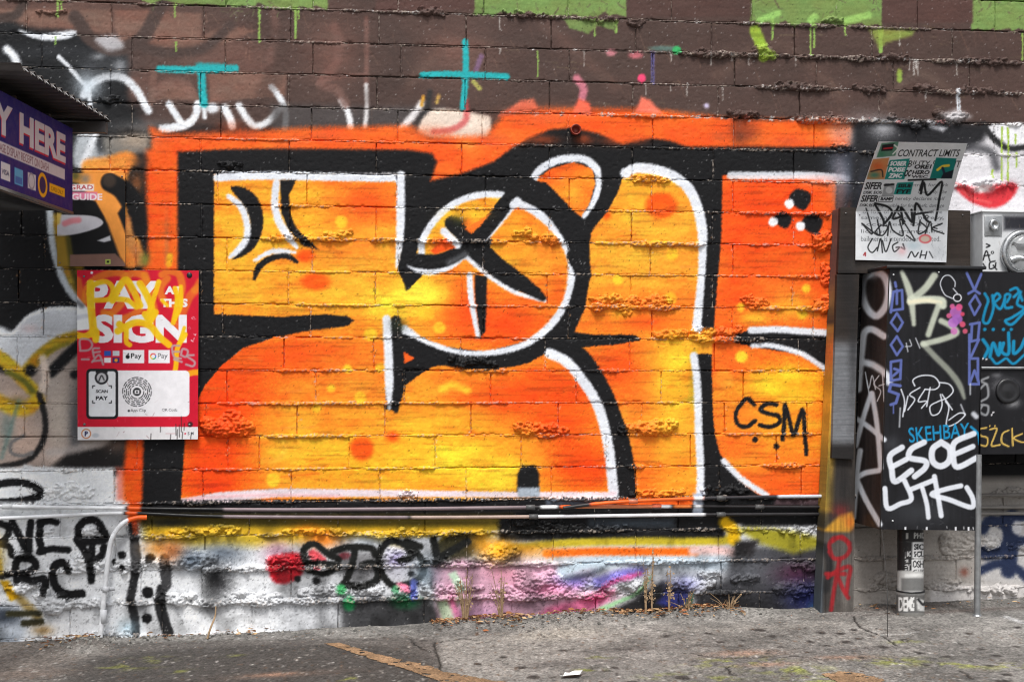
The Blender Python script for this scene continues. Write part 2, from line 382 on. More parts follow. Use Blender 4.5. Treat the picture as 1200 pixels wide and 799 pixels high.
W.stroke([(0, 22), (18, 18), (28, 4)], 11, C(70, 58, 54), 3)
W.stroke([(8, 58), (16, 66), (20, 74)], 9, WHT, 3)
W.stroke([(69, 67), (82, 80), (92, 92), (103, 105), (106, 128)], 5, WHT, 1.5)
W.stroke([(98, 112), (108, 98), (125, 90), (145, 92), (160, 106), (168, 120), (174, 130)], 9, WHT, 2.5)
W.glow(103, 100, 16, 18, C(200, 212, 222), .8); W.glow(140, 78, 8, 8, WHT, .7); W.glow(115, 67, 8, 4, WHT, .6)
W.glow(120, 78, 30, 14, C(70, 72, 76), .6)
W.stroke([(198, 122), (208, 138), (212, 146), (196, 152)], 8, WHT, 2); W.stroke([(190, 151), (215, 148), (228, 138), (232, 122)], 9, WHT, 2)
W.stroke([(238, 120), (240, 138)], 5, WHT, 2); W.dot(249, 127, 8, WHT, 3, 1, 6); W.stroke([(263, 126), (270, 140), (272, 148)], 9, WHT, 2)
W.stroke([(280, 124), (290, 140), (300, 148), (315, 142), (328, 128)], 8, WHT, 2.5); W.stroke([(318, 102), (330, 118), (335, 135), (334, 150)], 7, WHT, 2)
W.poly([(318, 122), (520, 126), (520, 150), (318, 156)], C(72, 68, 68), 6, .8)
W.stroke([(400, 118), (408, 132), (411, 150)], 7, C(225, 225, 228), 2); W.stroke([(429, 22), (430, 60), (429, 100)], 5, C(122, 90, 82), 2.5, .8)
W.stroke([(429, 100), (430, 120), (428, 150)], 5, C(215, 212, 212), 2); W.stroke([(392, 32), (397, 50), (393, 75), (376, 98), (395, 106), (405, 122)], 10, C(116, 86, 78), 3, .8)
W.stroke([(320, 5), (322, 40), (317, 72)], 9, C(116, 86, 78), 4, .7); W.stroke([(372, 98), (400, 90), (430, 88)], 4, C(120, 90, 82), 2, .7)
W.stroke([(468, 154), (482, 138), (494, 122)], 8, C(220, 216, 216), 3); W.stroke([(488, 146), (500, 128), (504, 108)], 6, C(50, 48, 48), 3)
W.stroke([(494, 124), (496, 114)], 4, C(200, 150, 60), 1.5); W.stroke([(512, 120), (514, 113)], 4, C(190, 150, 80), 2)
W.poly([(490, 150), (510, 128), (560, 134), (575, 140), (566, 164), (500, 160)], C(222, 205, 190), 3, 1, True)
W.stroke([(545, 118), (546, 140), (530, 152), (508, 155)], 7, C(196, 70, 72), 3, .75)
W.stroke([(178, 120), (180, 85)], 8, C(120, 92, 82), 2.5, .7); W.stroke([(184, 110), (195, 98), (215, 98), (225, 112)], 12, C(122, 90, 80), 3, .7)
W.stroke([(558, 82), (564, 66)], 6, C(130, 100, 140), 2, .7); W.stroke([(555, 96), (562, 104)], 5, C(190, 180, 90), 1.5, .8)
for pts, w, c, o in (([(300, 20), (330, 60), (310, 110)], 20, C(70, 55, 50), .5), ([(450, 20), (470, 70), (440, 115)], 26, C(70, 56, 52), .5), ([(520, 30), (610, 44), (660, 90)], 22, C(72, 58, 54), .45), ([(700, 100), (760, 40), (840, 44)], 26, C(72, 57, 52), .45), ([(900, 110), (960, 60), (1040, 88), (1120, 60)], 24, C(70, 56, 51), .45), ([(640, 30), (720, 100)], 14, C(104, 80, 72), .4), ([(840, 90), (910, 50), (990, 118)], 12, C(104, 82, 72), .35), ([(1040, 118), (1075, 86), (1120, 112)], 8, C(110, 90, 80), .5), ([(480, 100), (520, 50)], 10, C(112, 86, 76), .4)): W.stroke(pts, w, c, 7, o)
for _ in range(26):
    x = random.uniform(560, 1190); k_ = random.randrange(0, 4); y = line_px(k_, x); W.drip(x, y, y+random.uniform(6, 22), random.uniform(.8, 1.8), C(196, 194, 190), .7)
W.scratch(160, 10, 1200, 130, 170, C(140, 108, 90), .35, (6, 26), 1.2)
W.scratch(560, 10, 1200, 130, 60, C(150, 140, 100), .3, (6, 26), .15)
# green at the very top with drips
for x0, x1 in ((165, 385), (558, 735), (880, 1034), (1140, 1360), (270, 300)):
    W.poly([(x0, -70), (x1, -70)]+[(x+random.gauss(0, 1.5), line_px(0, x)-2+random.gauss(0, 2.2)) for x in np.linspace(x1, x0, int((x1-x0)/7)+2)], GRN, 1.2)
    W.scratch(x0-4, -5, x1+4, 22, int((x1-x0)/5), C(86, 68, 62), .8, (2, 9), None, (.6, 2.2))
    W.scratch(x0, -5, x1, 16, 14, C(140, 164, 96), .5, (4, 14))
W.rect(440, -70, 556, 12, C(86, 62, 57), 2); W.rect(735, -70, 880, 20, C(80, 59, 54), 2); W.rect(1034, -70, 1140, 27, C(82, 59, 54), 2)
for x, y0, y1, w in ((68, 0, 20, 2.5), (72, 0, 12, 2), (205, 5, 20, 2), (65, 44, 52, 2), (206, 50, 60, 2), (304, 10, 50, 2.5), (346, 10, 44, 3), (350, 12, 22, 2), (905, 22, 46, 2.5), (950, 28, 64, 2), (954, 28, 55, 2.5), (991, 28, 42, 2), (630, 60, 90, 1.5), (697, 24, 42, 2), (722, 26, 38, 3), (1198, 40, 70, 2), (1032, 36, 60, 5)):
    W.drip(x, y0, y1, w, LIME)
W.poly([(660, 22), (722, 26), (720, 36), (700, 30), (690, 40), (678, 36), (668, 34)], GRN, 1.5, .9)
W.stroke([(885, 36), (890, 48), (895, 66)], 13, C(146, 176, 60), 2); W.stroke([(905, 66), (893, 60)], 9, C(132, 160, 60), 2)
W.stroke([(890, 24), (912, 16)], 7, C(146, 188, 100), 2); W.stroke([(950, 24), (955, 20)], 8, C(146, 188, 100), 2); W.stroke([(992, 24), (1018, 18)], 8, C(146, 188, 100), 2)
W.poly([(1018, 34), (1072, 36), (1068, 42), (1040, 50), (1030, 58), (1024, 44)], C(140, 160, 70), 3, .8); W.stroke([(1054, 84), (1054, 94)], 6, C(140, 160, 70), 1.5)
# pink, blue, green flecks left in the brown
W.stroke([(676, 92), (684, 104), (682, 116)], 9, C(226, 130, 150), 2.5, .75); W.dot(752, 92, 5, C(230, 70, 110), 1.5); W.dot(745, 65, 8, C(206, 110, 120), 2, .8, 4); W.dot(716, 62, 6, C(206, 130, 140), 2, .8, 4)
W.dot(778, 57, 16, C(110, 190, 180), 1.5, .4, 3); W.dot(793, 59, 5, C(60, 170, 100), 1.5); W.stroke([(765, 62), (765, 96)], 4, C(104, 100, 160), 1.5, .8); W.dot(828, 124, 3, C(190, 180, 210), 2)
# teal marks
W.stroke([(187, 81), (210, 82), (250, 82), (276, 80)], 8, TEAL, 1.8, 1, False); W.stroke([(236, 84), (237, 104), (239, 122)], 9, TEAL, 2)
W.stroke([(233, 78), (262, 79)], 8, TEAL, 3, .9, False)
W.stroke([(545, 49), (546, 70), (545, 100), (542, 126)], 7, TEAL, 1.5); W.stroke([(495, 88), (520, 87), (560, 88), (594, 90)], 7, TEAL, 1.5)
# orange halo
W.poly([(176, 150), (200, 158), (300, 154), (360, 150), (480, 148), (505, 162), (570, 160), (590, 134), (640, 128), (760, 128), (860, 140), (980, 142), (1002, 146), (998, 180), (980, 590), (150, 600), (150, 500), (176, 300)], C(245, 92, 28), 6, 1, False, .5)
W.poly([(584, 136), (610, 118), (625, 116), (632, 130)], C(214, 110, 84), 3); W.poly([(670, 134), (678, 116), (690, 120), (694, 134)], C(244, 110, 84), 3); W.poly([(744, 132), (752, 114), (762, 118), (776, 134)], C(246, 120, 96), 3)
W.glow(640, 136, 40, 10, C(226, 110, 60), .7); W.glow(875, 155, 16, 14, C(120, 60, 40), .8); W.glow(866, 152, 8, 16, C(60, 40, 36), .8); W.glow(980, 155, 14, 14, C(220, 150, 130), .6)
W.glow(545, 170, 14, 6, C(250, 150, 60), .7)
W.glow(1010, 160, 22, 22, C(170, 168, 172), .9)
# left of the piece: older work in black, white and yellow
W.poly([(-20, 240), (150, 150), (176, 160), (172, 320), (150, 520), (-20, 550)], BLK, 3)
W.poly([(170, 175), (206, 176), (209, 300), (205, 330), (160, 330), (174, 300)], C(240, 90, 26), 5, 1, False, .4); W.glow(197, 280, 5, 60, C(200, 70, 20), .5); W.glow(195, 290, 3, 50, C(160, 130, 100), .3)
W.poly([(90, 160), (104, 154), (118, 176), (135, 190), (88, 196)], C(190, 196, 202), 5, .9, True); W.stroke([(96, 194), (107, 170), (112, 158)], 8, WHT, 3); W.glow(118, 172, 5, 12, C(60, 62, 66), .8)
W.poly([(120, 160), (175, 158), (172, 178), (140, 186), (122, 182)], C(140, 136, 130), 5, .8); W.glow(160, 165, 22, 10, C(170, 150, 130), .7)
W.poly([(96, 192), (125, 184), (150, 178), (165, 190), (152, 200), (148, 240), (168, 300), (146, 312), (128, 262), (108, 232)], C(240, 146, 62), 4, 1, True)
W.glow(165, 190, 9, 10, C(60, 46, 40), .9); W.glow(160, 215, 8, 12, C(150, 90, 50), .7)
W.stroke([(129, 214), (146, 222), (158, 240), (162, 268)], 20, BLK, 2); W.stroke([(147, 258), (152, 280), (166, 306)], 12, C(206, 130, 70), 3)
W.glow(170, 304, 6, 8, C(110, 120, 50), .9); W.stroke([(198, 310), (199, 300)], 7, C(226, 150, 30), 2)
W.poly([(58, 250), (92, 255), (100, 330), (96, 360), (82, 340), (66, 300)], C(150, 120, 40), 3); W.stroke([(74, 255), (80, 300), (96, 345)], 8, C(84, 74, 30), 4)
W.stroke([(58, 246), (60, 275), (66, 305), (78, 335), (102, 366)], 8, C(196, 204, 212), 2.5); W.stroke([(66, 252), (70, 290), (84, 330)], 4, C(200, 160, 60), 3, .7)
W.poly([(18, 388), (30, 372), (52, 362), (92, 360), (110, 372), (112, 400), (90, 392), (60, 400), (36, 422), (26, 440), (10, 418), (-30, 400), (-30, 376), (0, 382)], C(206, 210, 216), 3, 1, True)
W.stroke([(18, 388), (32, 372), (58, 362), (92, 362)], 4, C(236, 240, 244), 2); W.stroke([(-10, 384), (8, 392), (22, 386)], 4, C(235, 238, 242), 2); W.glow(60, 384, 30, 8, C(170, 172, 178), .6); W.glow(35, 385, 10, 5, C(220, 190, 190), .5)
W.poly([(-30, 430), (20, 440), (70, 396), (150, 380), (156, 520), (150, 548), (-30, 548)], C(150, 136, 128), 4)
for x, y, rx, ry, c in ((20, 480, 20, 30, C(196, 168, 152)), (30, 520, 28, 18, C(200, 172, 156)), (70, 490, 18, 40, C(196, 184, 172)), (110, 455, 20, 30, C(96, 94, 92)), (88, 500, 8, 40, C(70, 74, 80)), (60, 440, 14, 24, C(178, 168, 160)), (8, 500, 8, 22, C(110, 124, 120)), (72, 535, 20, 8, C(206, 186, 174))):
    W.glow(x, y, rx, ry, c, .85)
W.stroke([(30, 436), (45, 418), (70, 400), (94, 393)], 13, C(186, 148, 34), 3); W.stroke([(45, 424), (60, 410), (80, 402)], 5, C(110, 104, 30), 3, .8)
W.stroke([(-10, 412), (12, 428), (28, 446), (38, 456)], 15, C(196, 156, 36), 3); W.stroke([(10, 436), (28, 446), (40, 460)], 7, C(100, 100, 36), 3)
W.stroke([(-5, 468), (15, 478), (32, 478), (44, 468)], 16, C(206, 160, 36), 4); W.glow(20, 470, 10, 6, C(110, 90, 30), .6)
W.stroke([(46, 462), (52, 485), (53, 505), (46, 525), (30, 540), (-5, 548)], 7, C(34, 32, 32), 2); W.stroke([(60, 436), (80, 416), (100, 398)], 13, BLK, 3); W.dot(36, 434, 7, BLK, 3); W.dot(87, 439, 5, BLK, 3)
W.stroke([(28, 510), (14, 518), (13, 530), (26, 534), (38, 530)], 4, C(110, 108, 108), 2); W.stroke([(2, 536), (10, 510), (22, 470)], 4, C(90, 120, 116), 3, .7)
W.stroke([(50, 420), (54, 440), (50, 455)], 9, C(222, 204, 190), 3, .9)
W.poly([(60, 548), (80, 528), (120, 524), (150, 500), (172, 506), (168, 560), (90, 552)], C(30, 28, 28), 5); W.stroke([(58, 530), (80, 528), (105, 522), (125, 516)], 9, C(180, 172, 168), 4, .7); W.glow(138, 522, 14, 8, C(110, 90, 80), .8)
W.rect(-60, 548, 134, 586, C(228, 231, 234), 3); W.stroke([(30, 548), (44, 552), (60, 552)], 8, C(214, 217, 221), 3)
W.stroke([(-10, 569), (15, 565), (38, 568), (48, 577), (38, 584), (10, 588), (-10, 589)], 9, BLK, 1)
W.poly([(136, 548), (146, 548), (150, 586), (137, 586)], C(232, 130, 110), 4, .9)
W.poly([(150, 500), (172, 500), (168, 612), (146, 612), (144, 560)], C(240, 84, 20), 4)
W.glow(235, 330, 10, 14, C(100, 120, 40), .9); W.stroke([(232, 346), (240, 336), (250, 328)], 10, C(96, 108, 40), 4, .9); W.stroke([(232, 402), (248, 412), (262, 428)], 8, C(120, 120, 40), 3); W.stroke([(225, 444), (245, 438), (262, 440)], 10, C(60, 70, 40), 4, .8)

# the big piece: black body first
W.poly([(208, 178), (262, 175), (330, 174), (480, 176), (506, 180), (512, 190), (505, 212), (540, 204), (578, 190), (602, 172), (620, 162), (645, 152), (668, 150), (700, 156), (730, 169), (748, 164), (765, 162), (785, 165), (805, 172), (1000, 172), (1004, 205), (978, 300), (972, 604), (166, 612), (168, 515), (208, 460)], BLK, 3)
W.glow(990, 190, 20, 16, C(120, 130, 150), .5)
# interiors
W.poly([(251, 204), (474, 204), (470, 290), (466, 318), (478, 340), (500, 318), (520, 316), (545, 300), (600, 342), (635, 340), (660, 300), (670, 330), (660, 360), (630, 396), (570, 412), (520, 406), (478, 388), (452, 372), (452, 480), (466, 482), (475, 452), (490, 440), (507, 430), (525, 427), (575, 430), (600, 430), (620, 425), (640, 414), (680, 440), (705, 480), (716, 540), (722, 582), (212, 586), (217, 515), (226, 480), (240, 452), (258, 430), (285, 408), (320, 396), (360, 388), (408, 382), (415, 375), (406, 370), (380, 368), (330, 371), (251, 368)], C(244, 136, 34), 1.2)
W.poly([(486, 300), (497, 275), (520, 248), (550, 232), (588, 230), (560, 268), (540, 292), (520, 304)], AMB, 1.2)
W.poly([(604, 238), (630, 250), (655, 275), (668, 305), (668, 345), (645, 345), (610, 325), (575, 290), (575, 272)], C(244, 136, 34), 1)
W.poly([(626, 212), (645, 198), (672, 190), (694, 198), (698, 215), (690, 240), (680, 258), (664, 238), (640, 214)], C(242, 112, 28), 1)
W.poly([(731, 206), (745, 196), (775, 200), (800, 214), (815, 240), (822, 290), (821, 350), (817, 386), (838, 384), (842, 400), (835, 415), (822, 414), (812, 416), (816, 450), (820, 580), (742, 584), (736, 545), (720, 480), (700, 440), (672, 408), (720, 404), (750, 399), (742, 392), (672, 392), (686, 360), (692, 320), (691, 285), (692, 270), (712, 248), (724, 226)], C(246, 146, 40), 1.2)
W.poly([(846, 206), (980, 206), (976, 388), (880, 386), (862, 392), (858, 400), (880, 406), (936, 415), (970, 434), (972, 582), (892, 582), (865, 562), (848, 545), (838, 515), (835, 470), (834, 418), (837, 380), (844, 290)], C(241, 92, 26), 1.2)
W.poly([(472, 411), (487, 420), (474, 427)], C(238, 90, 24), .8)
# colour drifts inside the letters (kept off the black outlines)
keep0 = W.a.copy(); inside = np.clip((keep0[..., :1]-.25)/.5, 0, 1)
for x, y, rx, ry, c, o in (
 (300, 300, 60, 80, AMB, .75), (380, 340, 70, 30, AMB, .6), (500, 540, 130, 44, AMB, .8), (760, 290, 70, 80, AMB, .7), (900, 480, 70, 60, AMB, .75), (790, 500, 34, 80, AMB, .6), (470, 480, 90, 30, AMB, .5), (600, 300, 60, 40, AMB, .35),
 (270, 300, 34, 70, AMB, .8), (340, 340, 60, 26, AMB, .7), (350, 250, 36, 26, YEL, .55), (425, 235, 36, 24, C(240, 96, 26), .8), (455, 290, 26, 40, C(246, 140, 40), .7), (420, 300, 40, 30, C(245, 150, 44), .6),
 (470, 340, 36, 34, YEL, .75), (500, 348, 34, 26, C(252, 200, 44), .9), (455, 365, 34, 18, YEL, .6), (540, 350, 30, 28, C(238, 84, 22), .7), (610, 370, 50, 30, C(237, 82, 20), .8), (640, 300, 24, 30, C(244, 140, 40), .7), (560, 385, 40, 18, C(236, 80, 20), .8),
 (260, 470, 40, 60, C(238, 76, 14), .9), (300, 420, 60, 26, C(238, 84, 20), .8), (250, 550, 36, 40, C(238, 70, 12), .9), (360, 420, 70, 20, C(240, 96, 24), .7), (430, 450, 60, 24, C(243, 120, 34), .5),
 (340, 530, 50, 24, AMB, .8), (420, 540, 80, 34, C(249, 172, 36), .9), (520, 535, 70, 36, C(250, 186, 36), .95), (560, 500, 70, 30, C(247, 164, 38), .8), (590, 555, 40, 24, C(248, 190, 40), .8), (405, 490, 50, 16, C(246, 160, 40), .6), (500, 490, 40, 20, C(247, 170, 40), .7),
 (600, 470, 60, 24, C(238, 84, 20), .8), (655, 470, 40, 40, C(238, 80, 18), .8), (680, 545, 36, 34, C(238, 78, 16), .95), (640, 450, 40, 20, C(238, 84, 20), .7), (620, 525, 20, 30, C(244, 140, 36), .5),
 (755, 230, 50, 36, AMB, .85), (760, 300, 60, 50, C(247, 164, 46), .9), (800, 300, 24, 60, C(245, 150, 44), .6), (750, 360, 50, 24, C(240, 110, 30), .8), (730, 375, 20, 14, YEL, .6), (790, 385, 30, 14, C(240, 100, 26), .7), (720, 430, 34, 30, C(238, 84, 20), .8), (790, 440, 26, 50, C(248, 180, 40), .8), (750, 470, 20, 40, C(242, 110, 30), .6), (790, 540, 30, 30, C(246, 160, 40), .8), (750, 560, 24, 20, C(240, 100, 24), .7),
 (900, 260, 50, 60, C(240, 80, 20), .7), (900, 345, 50, 24, C(243, 120, 34), .6), (930, 362, 26, 14, C(248, 190, 50), .75), (880, 372, 20, 10, YEL, .7), (920, 450, 50, 24, C(250, 186, 34), .95), (930, 500, 40, 40, C(246, 156, 36), .9), (870, 470, 24, 40, C(242, 120, 30), .7), (880, 545, 30, 20, C(246, 150, 40), .8), (930, 560, 36, 16, C(240, 104, 28), .8), (860, 430, 16, 16, C(240, 90, 26), .8), (920, 225, 40, 12, C(236, 70, 20), .6),
 (650, 205, 20, 10, C(240, 90, 26), .6), (672, 230, 10, 18, C(245, 160, 44), .7), (560, 255, 20, 10, YEL, .5), (505, 262, 10, 8, C(170, 170, 40), .5), (515, 285, 12, 8, C(240, 84, 22), .8), (545, 262, 10, 14, C(240, 90, 24), .6),
 (812, 445, 6, 40, C(160, 160, 40), .7),
 (248, 500, 46, 70, C(238, 70, 10), .9), (270, 440, 50, 30, C(238, 74, 14), .85), (255, 560, 40, 30, C(238, 66, 8), .9), (340, 415, 60, 18, C(240, 90, 20), .7), (600, 385, 50, 20, C(238, 78, 16), .85), (555, 365, 24, 30, C(238, 80, 18), .7), (655, 335, 10, 20, C(240, 90, 22), .6), (685, 545, 34, 30, C(238, 72, 12), .95), (600, 460, 70, 20, C(239, 84, 18), .8), (660, 480, 34, 40, C(238, 76, 14), .8), (725, 440, 30, 26, C(238, 80, 18), .8), (900, 240, 60, 40, C(239, 74, 16), .9), (870, 300, 26, 70, C(239, 78, 18), .7), (435, 232, 30, 22, C(238, 84, 20), .8), (760, 378, 50, 12, C(239, 88, 22), .7), (925, 565, 40, 12, C(239, 90, 22), .7), (760, 545, 16, 40, C(240, 98, 24), .6),
 (492, 345, 30, 22, C(253, 212, 60), .9), (520, 540, 60, 22, C(252, 204, 48), .7), (922, 448, 44, 16, C(253, 208, 44), .8), (792, 430, 18, 36, C(252, 200, 46), .7), (590, 560, 20, 14, C(252, 204, 50), .7), (300, 255, 20, 40, C(249, 182, 50), .6)):
    W.glow(x, y, rx, ry, c, o, .5)
for x, y, rx, ry in ((358, 300, 10, 7), (370, 330, 17, 10), (775, 241, 19, 15), (424, 525, 14, 14), (460, 511, 8, 6), (711, 253, 5, 5)):
    W.dot(x, y, rx, C(240, 78, 12), 4, .9, ry)
for x, y, r in ((400, 260, 7), (439, 342, 5), (434, 392, 8), (407, 432, 5), (388, 455, 5), (422, 466, 7), (371, 478, 5.5), (320, 562, 8), (724, 328, 6), (788, 298, 7), (786, 350, 7), (868, 360, 5), (869, 418, 7), (945, 338, 5), (940, 368, 6), (500, 367, 9), (446, 431, 6), (515, 384, 7)):
    W.dot(x, y, r, C(251, 192, 44), 2.2, .9)
W.dot(848, 444, 12, C(246, 150, 44), 4, .9); W.stroke([(306, 512), (322, 510), (334, 522), (326, 538), (308, 540)], 7, C(246, 168, 50), 3, .7); W.stroke([(518, 456), (530, 451), (548, 458)], 8, C(250, 180, 44), 4, .8)
W.scratch(220, 200, 975, 575, 70, C(206, 120, 60), .35, (10, 40), 0.0, (1, 3)); W.scratch(220, 200, 975, 575, 60, C(180, 60, 14), .3, (10, 46), 0.0, (1, 3))
for x, y in ((450, 395), (470, 300)): W.glow(x, y, 6, 6, C(120, 110, 30), .3)
gx, gy = np.meshgrid((np.arange(W.W)/W.sc+W.x0).astype(np.float32), (np.arange(W.H)/W.sc+W.y0).astype(np.float32))
mo = halfres(gx, gy, lambda x, y: fbm(x/34, y/15, 4, 31)+.4*(fbm(x/7, y/5, 3, 37)-.5)); isor = np.clip((.45-W.a[..., 2])*6, 0, 1); W.a[..., 1] *= (1+.42*(mo-.5)*isor).astype(np.float32); W.a[..., 2] *= (1+.5*(mo-.5)*isor).astype(np.float32)   # uneven passes of the can
st_ = np.clip((fbm(gx/46, gy/2.2, 2, 41)-.62)*6, 0, 1)*.35; W.a *= (1-st_*.5*isor)[..., None].astype(np.float32)
W.a = np.clip(keep0*(1-inside)+W.a*inside, 0, 1)
# white inlines
WS = lambda p, w, o=1: W.stroke(p, w, C(218, 222, 230), 1.6, o)
WS([(255, 208), (300, 206), (380, 207), (430, 208), (468, 208)], 10); WS([(470, 206), (470, 250), (468, 285, 8), (465, 313, 3)], 11)
W.stroke([(480, 206), (480, 260), (479, 300), (477, 338, 4)], 11, BLK, 2)
WS([(588, 228), (560, 229), (530, 240), (508, 260), (495, 282), (494, 297)], 8)
WS([(606, 234), (592, 252), (575, 272), (560, 286)], 8)
WS([(481, 311), (500, 319), (525, 314), (544, 300)], 7)
WS([(545, 300), (562, 315), (582, 330), (605, 343), (638, 352)], 5)
WS([(604, 236), (625, 246), (650, 267), (666, 292), (671, 317), (666, 350), (650, 377), (627, 398), (605, 409), (570, 416), (537, 415), (510, 407), (492, 400), (474, 386)], 11)
W.stroke([(672, 300), (682, 322), (676, 352), (662, 380), (640, 402), (610, 418), (570, 425), (530, 422), (500, 412), (474, 400)], 16, BLK, 1.5)
W.stroke([(604, 222), (640, 240), (664, 268), (680, 300), (684, 322)], 18, BLK, 1.5)
W.stroke([(464, 376), (466, 410), (470, 440), (464, 482, 4)], 12, BLK, 2); W.poly([(472, 411), (487, 420), (474, 427)], C(238, 90, 24), 1)
W.poly([(468, 448), (478, 434), (500, 424), (500, 412), (478, 395), (462, 392)], BLK, 1.2); W.poly([(473, 412), (486, 420), (474, 426)], C(238, 90, 24), 1)
WS([(453, 374), (455, 410), (456, 450), (456, 478, 4)], 10)
W.glow(467, 380, 9, 8, C(36, 44, 26), .8)
# crossing bars inside the ring
W.stroke([(598, 232), (578, 258), (556, 282), (522, 304), (490, 306), (478, 300)], 17, BLK, 1.5); W.stroke([(530, 262), (552, 284), (585, 312), (612, 332), (636, 349, 8)], 18, BLK, 1.5)
WS([(520, 271), (536, 287)], 9); W.glow(538, 258, 8, 8, C(30, 34, 20), .9)
W.poly([(504, 294), (522, 280), (534, 290), (510, 298)], C(240, 84, 24), 1.2); W.poly([(545, 268), (575, 250), (562, 266), (552, 274)], C(242, 110, 32), 1.2)
W.glow(545, 252, 22, 6, YEL, .5); W.stroke([(526, 308), (545, 298)], 6, C(90, 92, 96), 4, .8)
W.poly([(556, 321), (571, 324), (569, 388), (562, 396), (557, 350)], BLK, 1.3); WS([(550, 322), (553, 355), (560, 394, 5)], 7)
# third letter
WS([(624, 212), (632, 200), (648, 190), (664, 186), (685, 187), (699, 198), (703, 212), (700, 228), (694, 243), (685, 257)], 9)
W.stroke([(712, 200), (712, 222), (704, 244), (688, 266), (684, 280)], 15, BLK, 1.5); W.stroke([(612, 212), (640, 230), (664, 252), (684, 268)], 18, BLK, 1.5)
W.stroke([(606, 236), (602, 240)], 10, C(218, 222, 230), 1.5)
WS([(733, 203), (748, 197), (775, 201), (796, 211), (810, 226), (819, 250), (824, 282), (824, 320), (821, 350), (817, 384)], 12)
W.stroke([(838, 196), (838, 240), (837, 280), (833, 330, 14), (827, 380, 10)], 16, BLK, 1.5)
W.poly([(672, 389), (700, 393), (745, 393), (750, 398), (720, 404), (674, 402), (660, 410), (656, 396)], BLK, 1.2)
W.stroke([(655, 403), (682, 420), (703, 452), (718, 487), (728, 518), (734, 552), (736, 588)], 20, BLK, 1.5)
WS([(644, 414), (664, 424), (682, 445), (697, 468), (707, 495), (714, 530), (719, 578)], 12)
W.poly([(820, 420), (825, 415), (831, 420), (834, 470), (836, 500), (843, 530), (866, 562), (890, 584), (820, 590), (822, 520)], BLK, 1.5)
WS([(813, 417), (817, 450), (819, 512), (821, 550), (820, 580)], 9); WS([(848, 540), (868, 560), (898, 580)], 7)
W.poly([(861, 396), (885, 391), (972, 392), (976, 440), (936, 414), (900, 404), (864, 402)], BLK, 1.2)
WS([(880, 387), (910, 386), (940, 388), (970, 390)], 8); WS([(882, 405), (905, 405), (938, 414), (955, 424), (972, 436)], 6)
WS([(856, 206), (900, 206), (950, 206), (992, 210)], 9, .9); W.glow(990, 212, 16, 20, C(170, 180, 200), .7); W.glow(960, 212, 20, 6, C(226, 150, 140), .5)
W.glow(984, 320, 8, 90, C(150, 96, 84), .7)
W.stroke([(850, 190), (850, 200)], 6, BLK, 2); W.stroke([(982, 400), (980, 480), (978, 590)], 10, C(60, 44, 40), 8, .7); W.stroke([(986, 220), (984, 300), (982, 390)], 12, C(120, 92, 90), 8, .6); W.stroke([(1000, 180), (1004, 210), (1000, 250)], 22, C(40, 42, 50), 9, .7)
for x_ in range(190, 980, 38): W.glow(x_+random.uniform(-14, 14), 160+random.uniform(-10, 6), random.uniform(10, 26), random.uniform(4, 9), random.choice([C(214, 84, 34), C(246, 116, 40), C(190, 84, 48)]), .5)
# base of the letters
W.poly([(212, 584), (260, 576), (330, 572), (480, 574), (600, 576), (722, 576), (722, 583), (480, 582), (330, 582), (212, 592)], C(222, 206, 212), 1.5)
W.stroke([(220, 584), (300, 580), (400, 581)], 3, C(226, 170, 176), 2, .7); W.rect(607, 570, 632, 582, C(150, 160, 172), 2)
W.poly([(606, 576), (606, 556), (611, 545), (628, 545), (632, 556), (632, 576)], BLK, 2)
W.rect(607, 571, 632, 579, C(160, 170, 182), 2)
W.rect(166, 586, 980, 613, C(20, 20, 22), 2); W.rect(640, 584, 720, 592, C(120, 130, 146), 3, .6); W.rect(722, 584, 812, 594, C(240, 100, 30), 2); W.rect(812, 578, 824, 612, C(170, 180, 196), 2)
W.rect(908, 582, 972, 592, C(110, 84, 90), 3, .7)
# figure with face
W.poly([(270, 220), (285, 220), (300, 230), (308, 250), (307, 272), (298, 290), (285, 300), (272, 304), (283, 292), (291, 278), (293, 258), (285, 240)], BLK, 1.2, 1, True)
WS([(268, 230, 6), (282, 242), (289, 260), (289, 278), (282, 290), (270, 301, 5)], 8)
W.poly([(328, 211), (347, 211), (339, 228), (340, 250), (347, 267), (374, 293), (355, 288), (337, 268), (330, 250)], BLK, 1.2)
WS([(324, 214, 8), (322, 237), (326, 257), (337, 276), (348, 290, 4)], 9)
W.stroke([(298, 327, 4), (304, 312), (320, 302), (336, 300), (348, 307, 4)], 7, BLK, 1.2); WS([(299, 305, 4), (315, 296), (330, 294), (346, 296, 3)], 6)
# three dots, signature
for bx, by, br, wx, wy in ((937, 234, 12.5, 925, 239), (917, 258, 10, 906, 260), (951, 263, 12, 938, 265)):
    W.poly([(bx-br, by), (bx-br*.2, by-br), (bx+br*1.1, by-br*.4), (bx+br*.4, by+br)], BLK, 1.8, 1, True); W.dot(wx, wy, 5.5, C(232, 234, 240), 1.5)
TG = lambda p, w=5: W.stroke(p, w, C(20, 20, 22), .9)
TG([(885, 493), (875, 500), (865, 497), (862, 485), (868, 474), (876, 467), (884, 474)]); TG([(910, 474), (899, 473), (891, 480), (902, 485), (912, 487), (913, 495), (902, 500), (890, 498)])
TG([(917, 515), (919, 495), (920, 475), (925, 492), (930, 510), (936, 492), (941, 480), (943, 505), (945, 532)]); W.dot(885, 515, 3.5, BLK, 1); W.dot(910, 523, 3.5, BLK, 1)

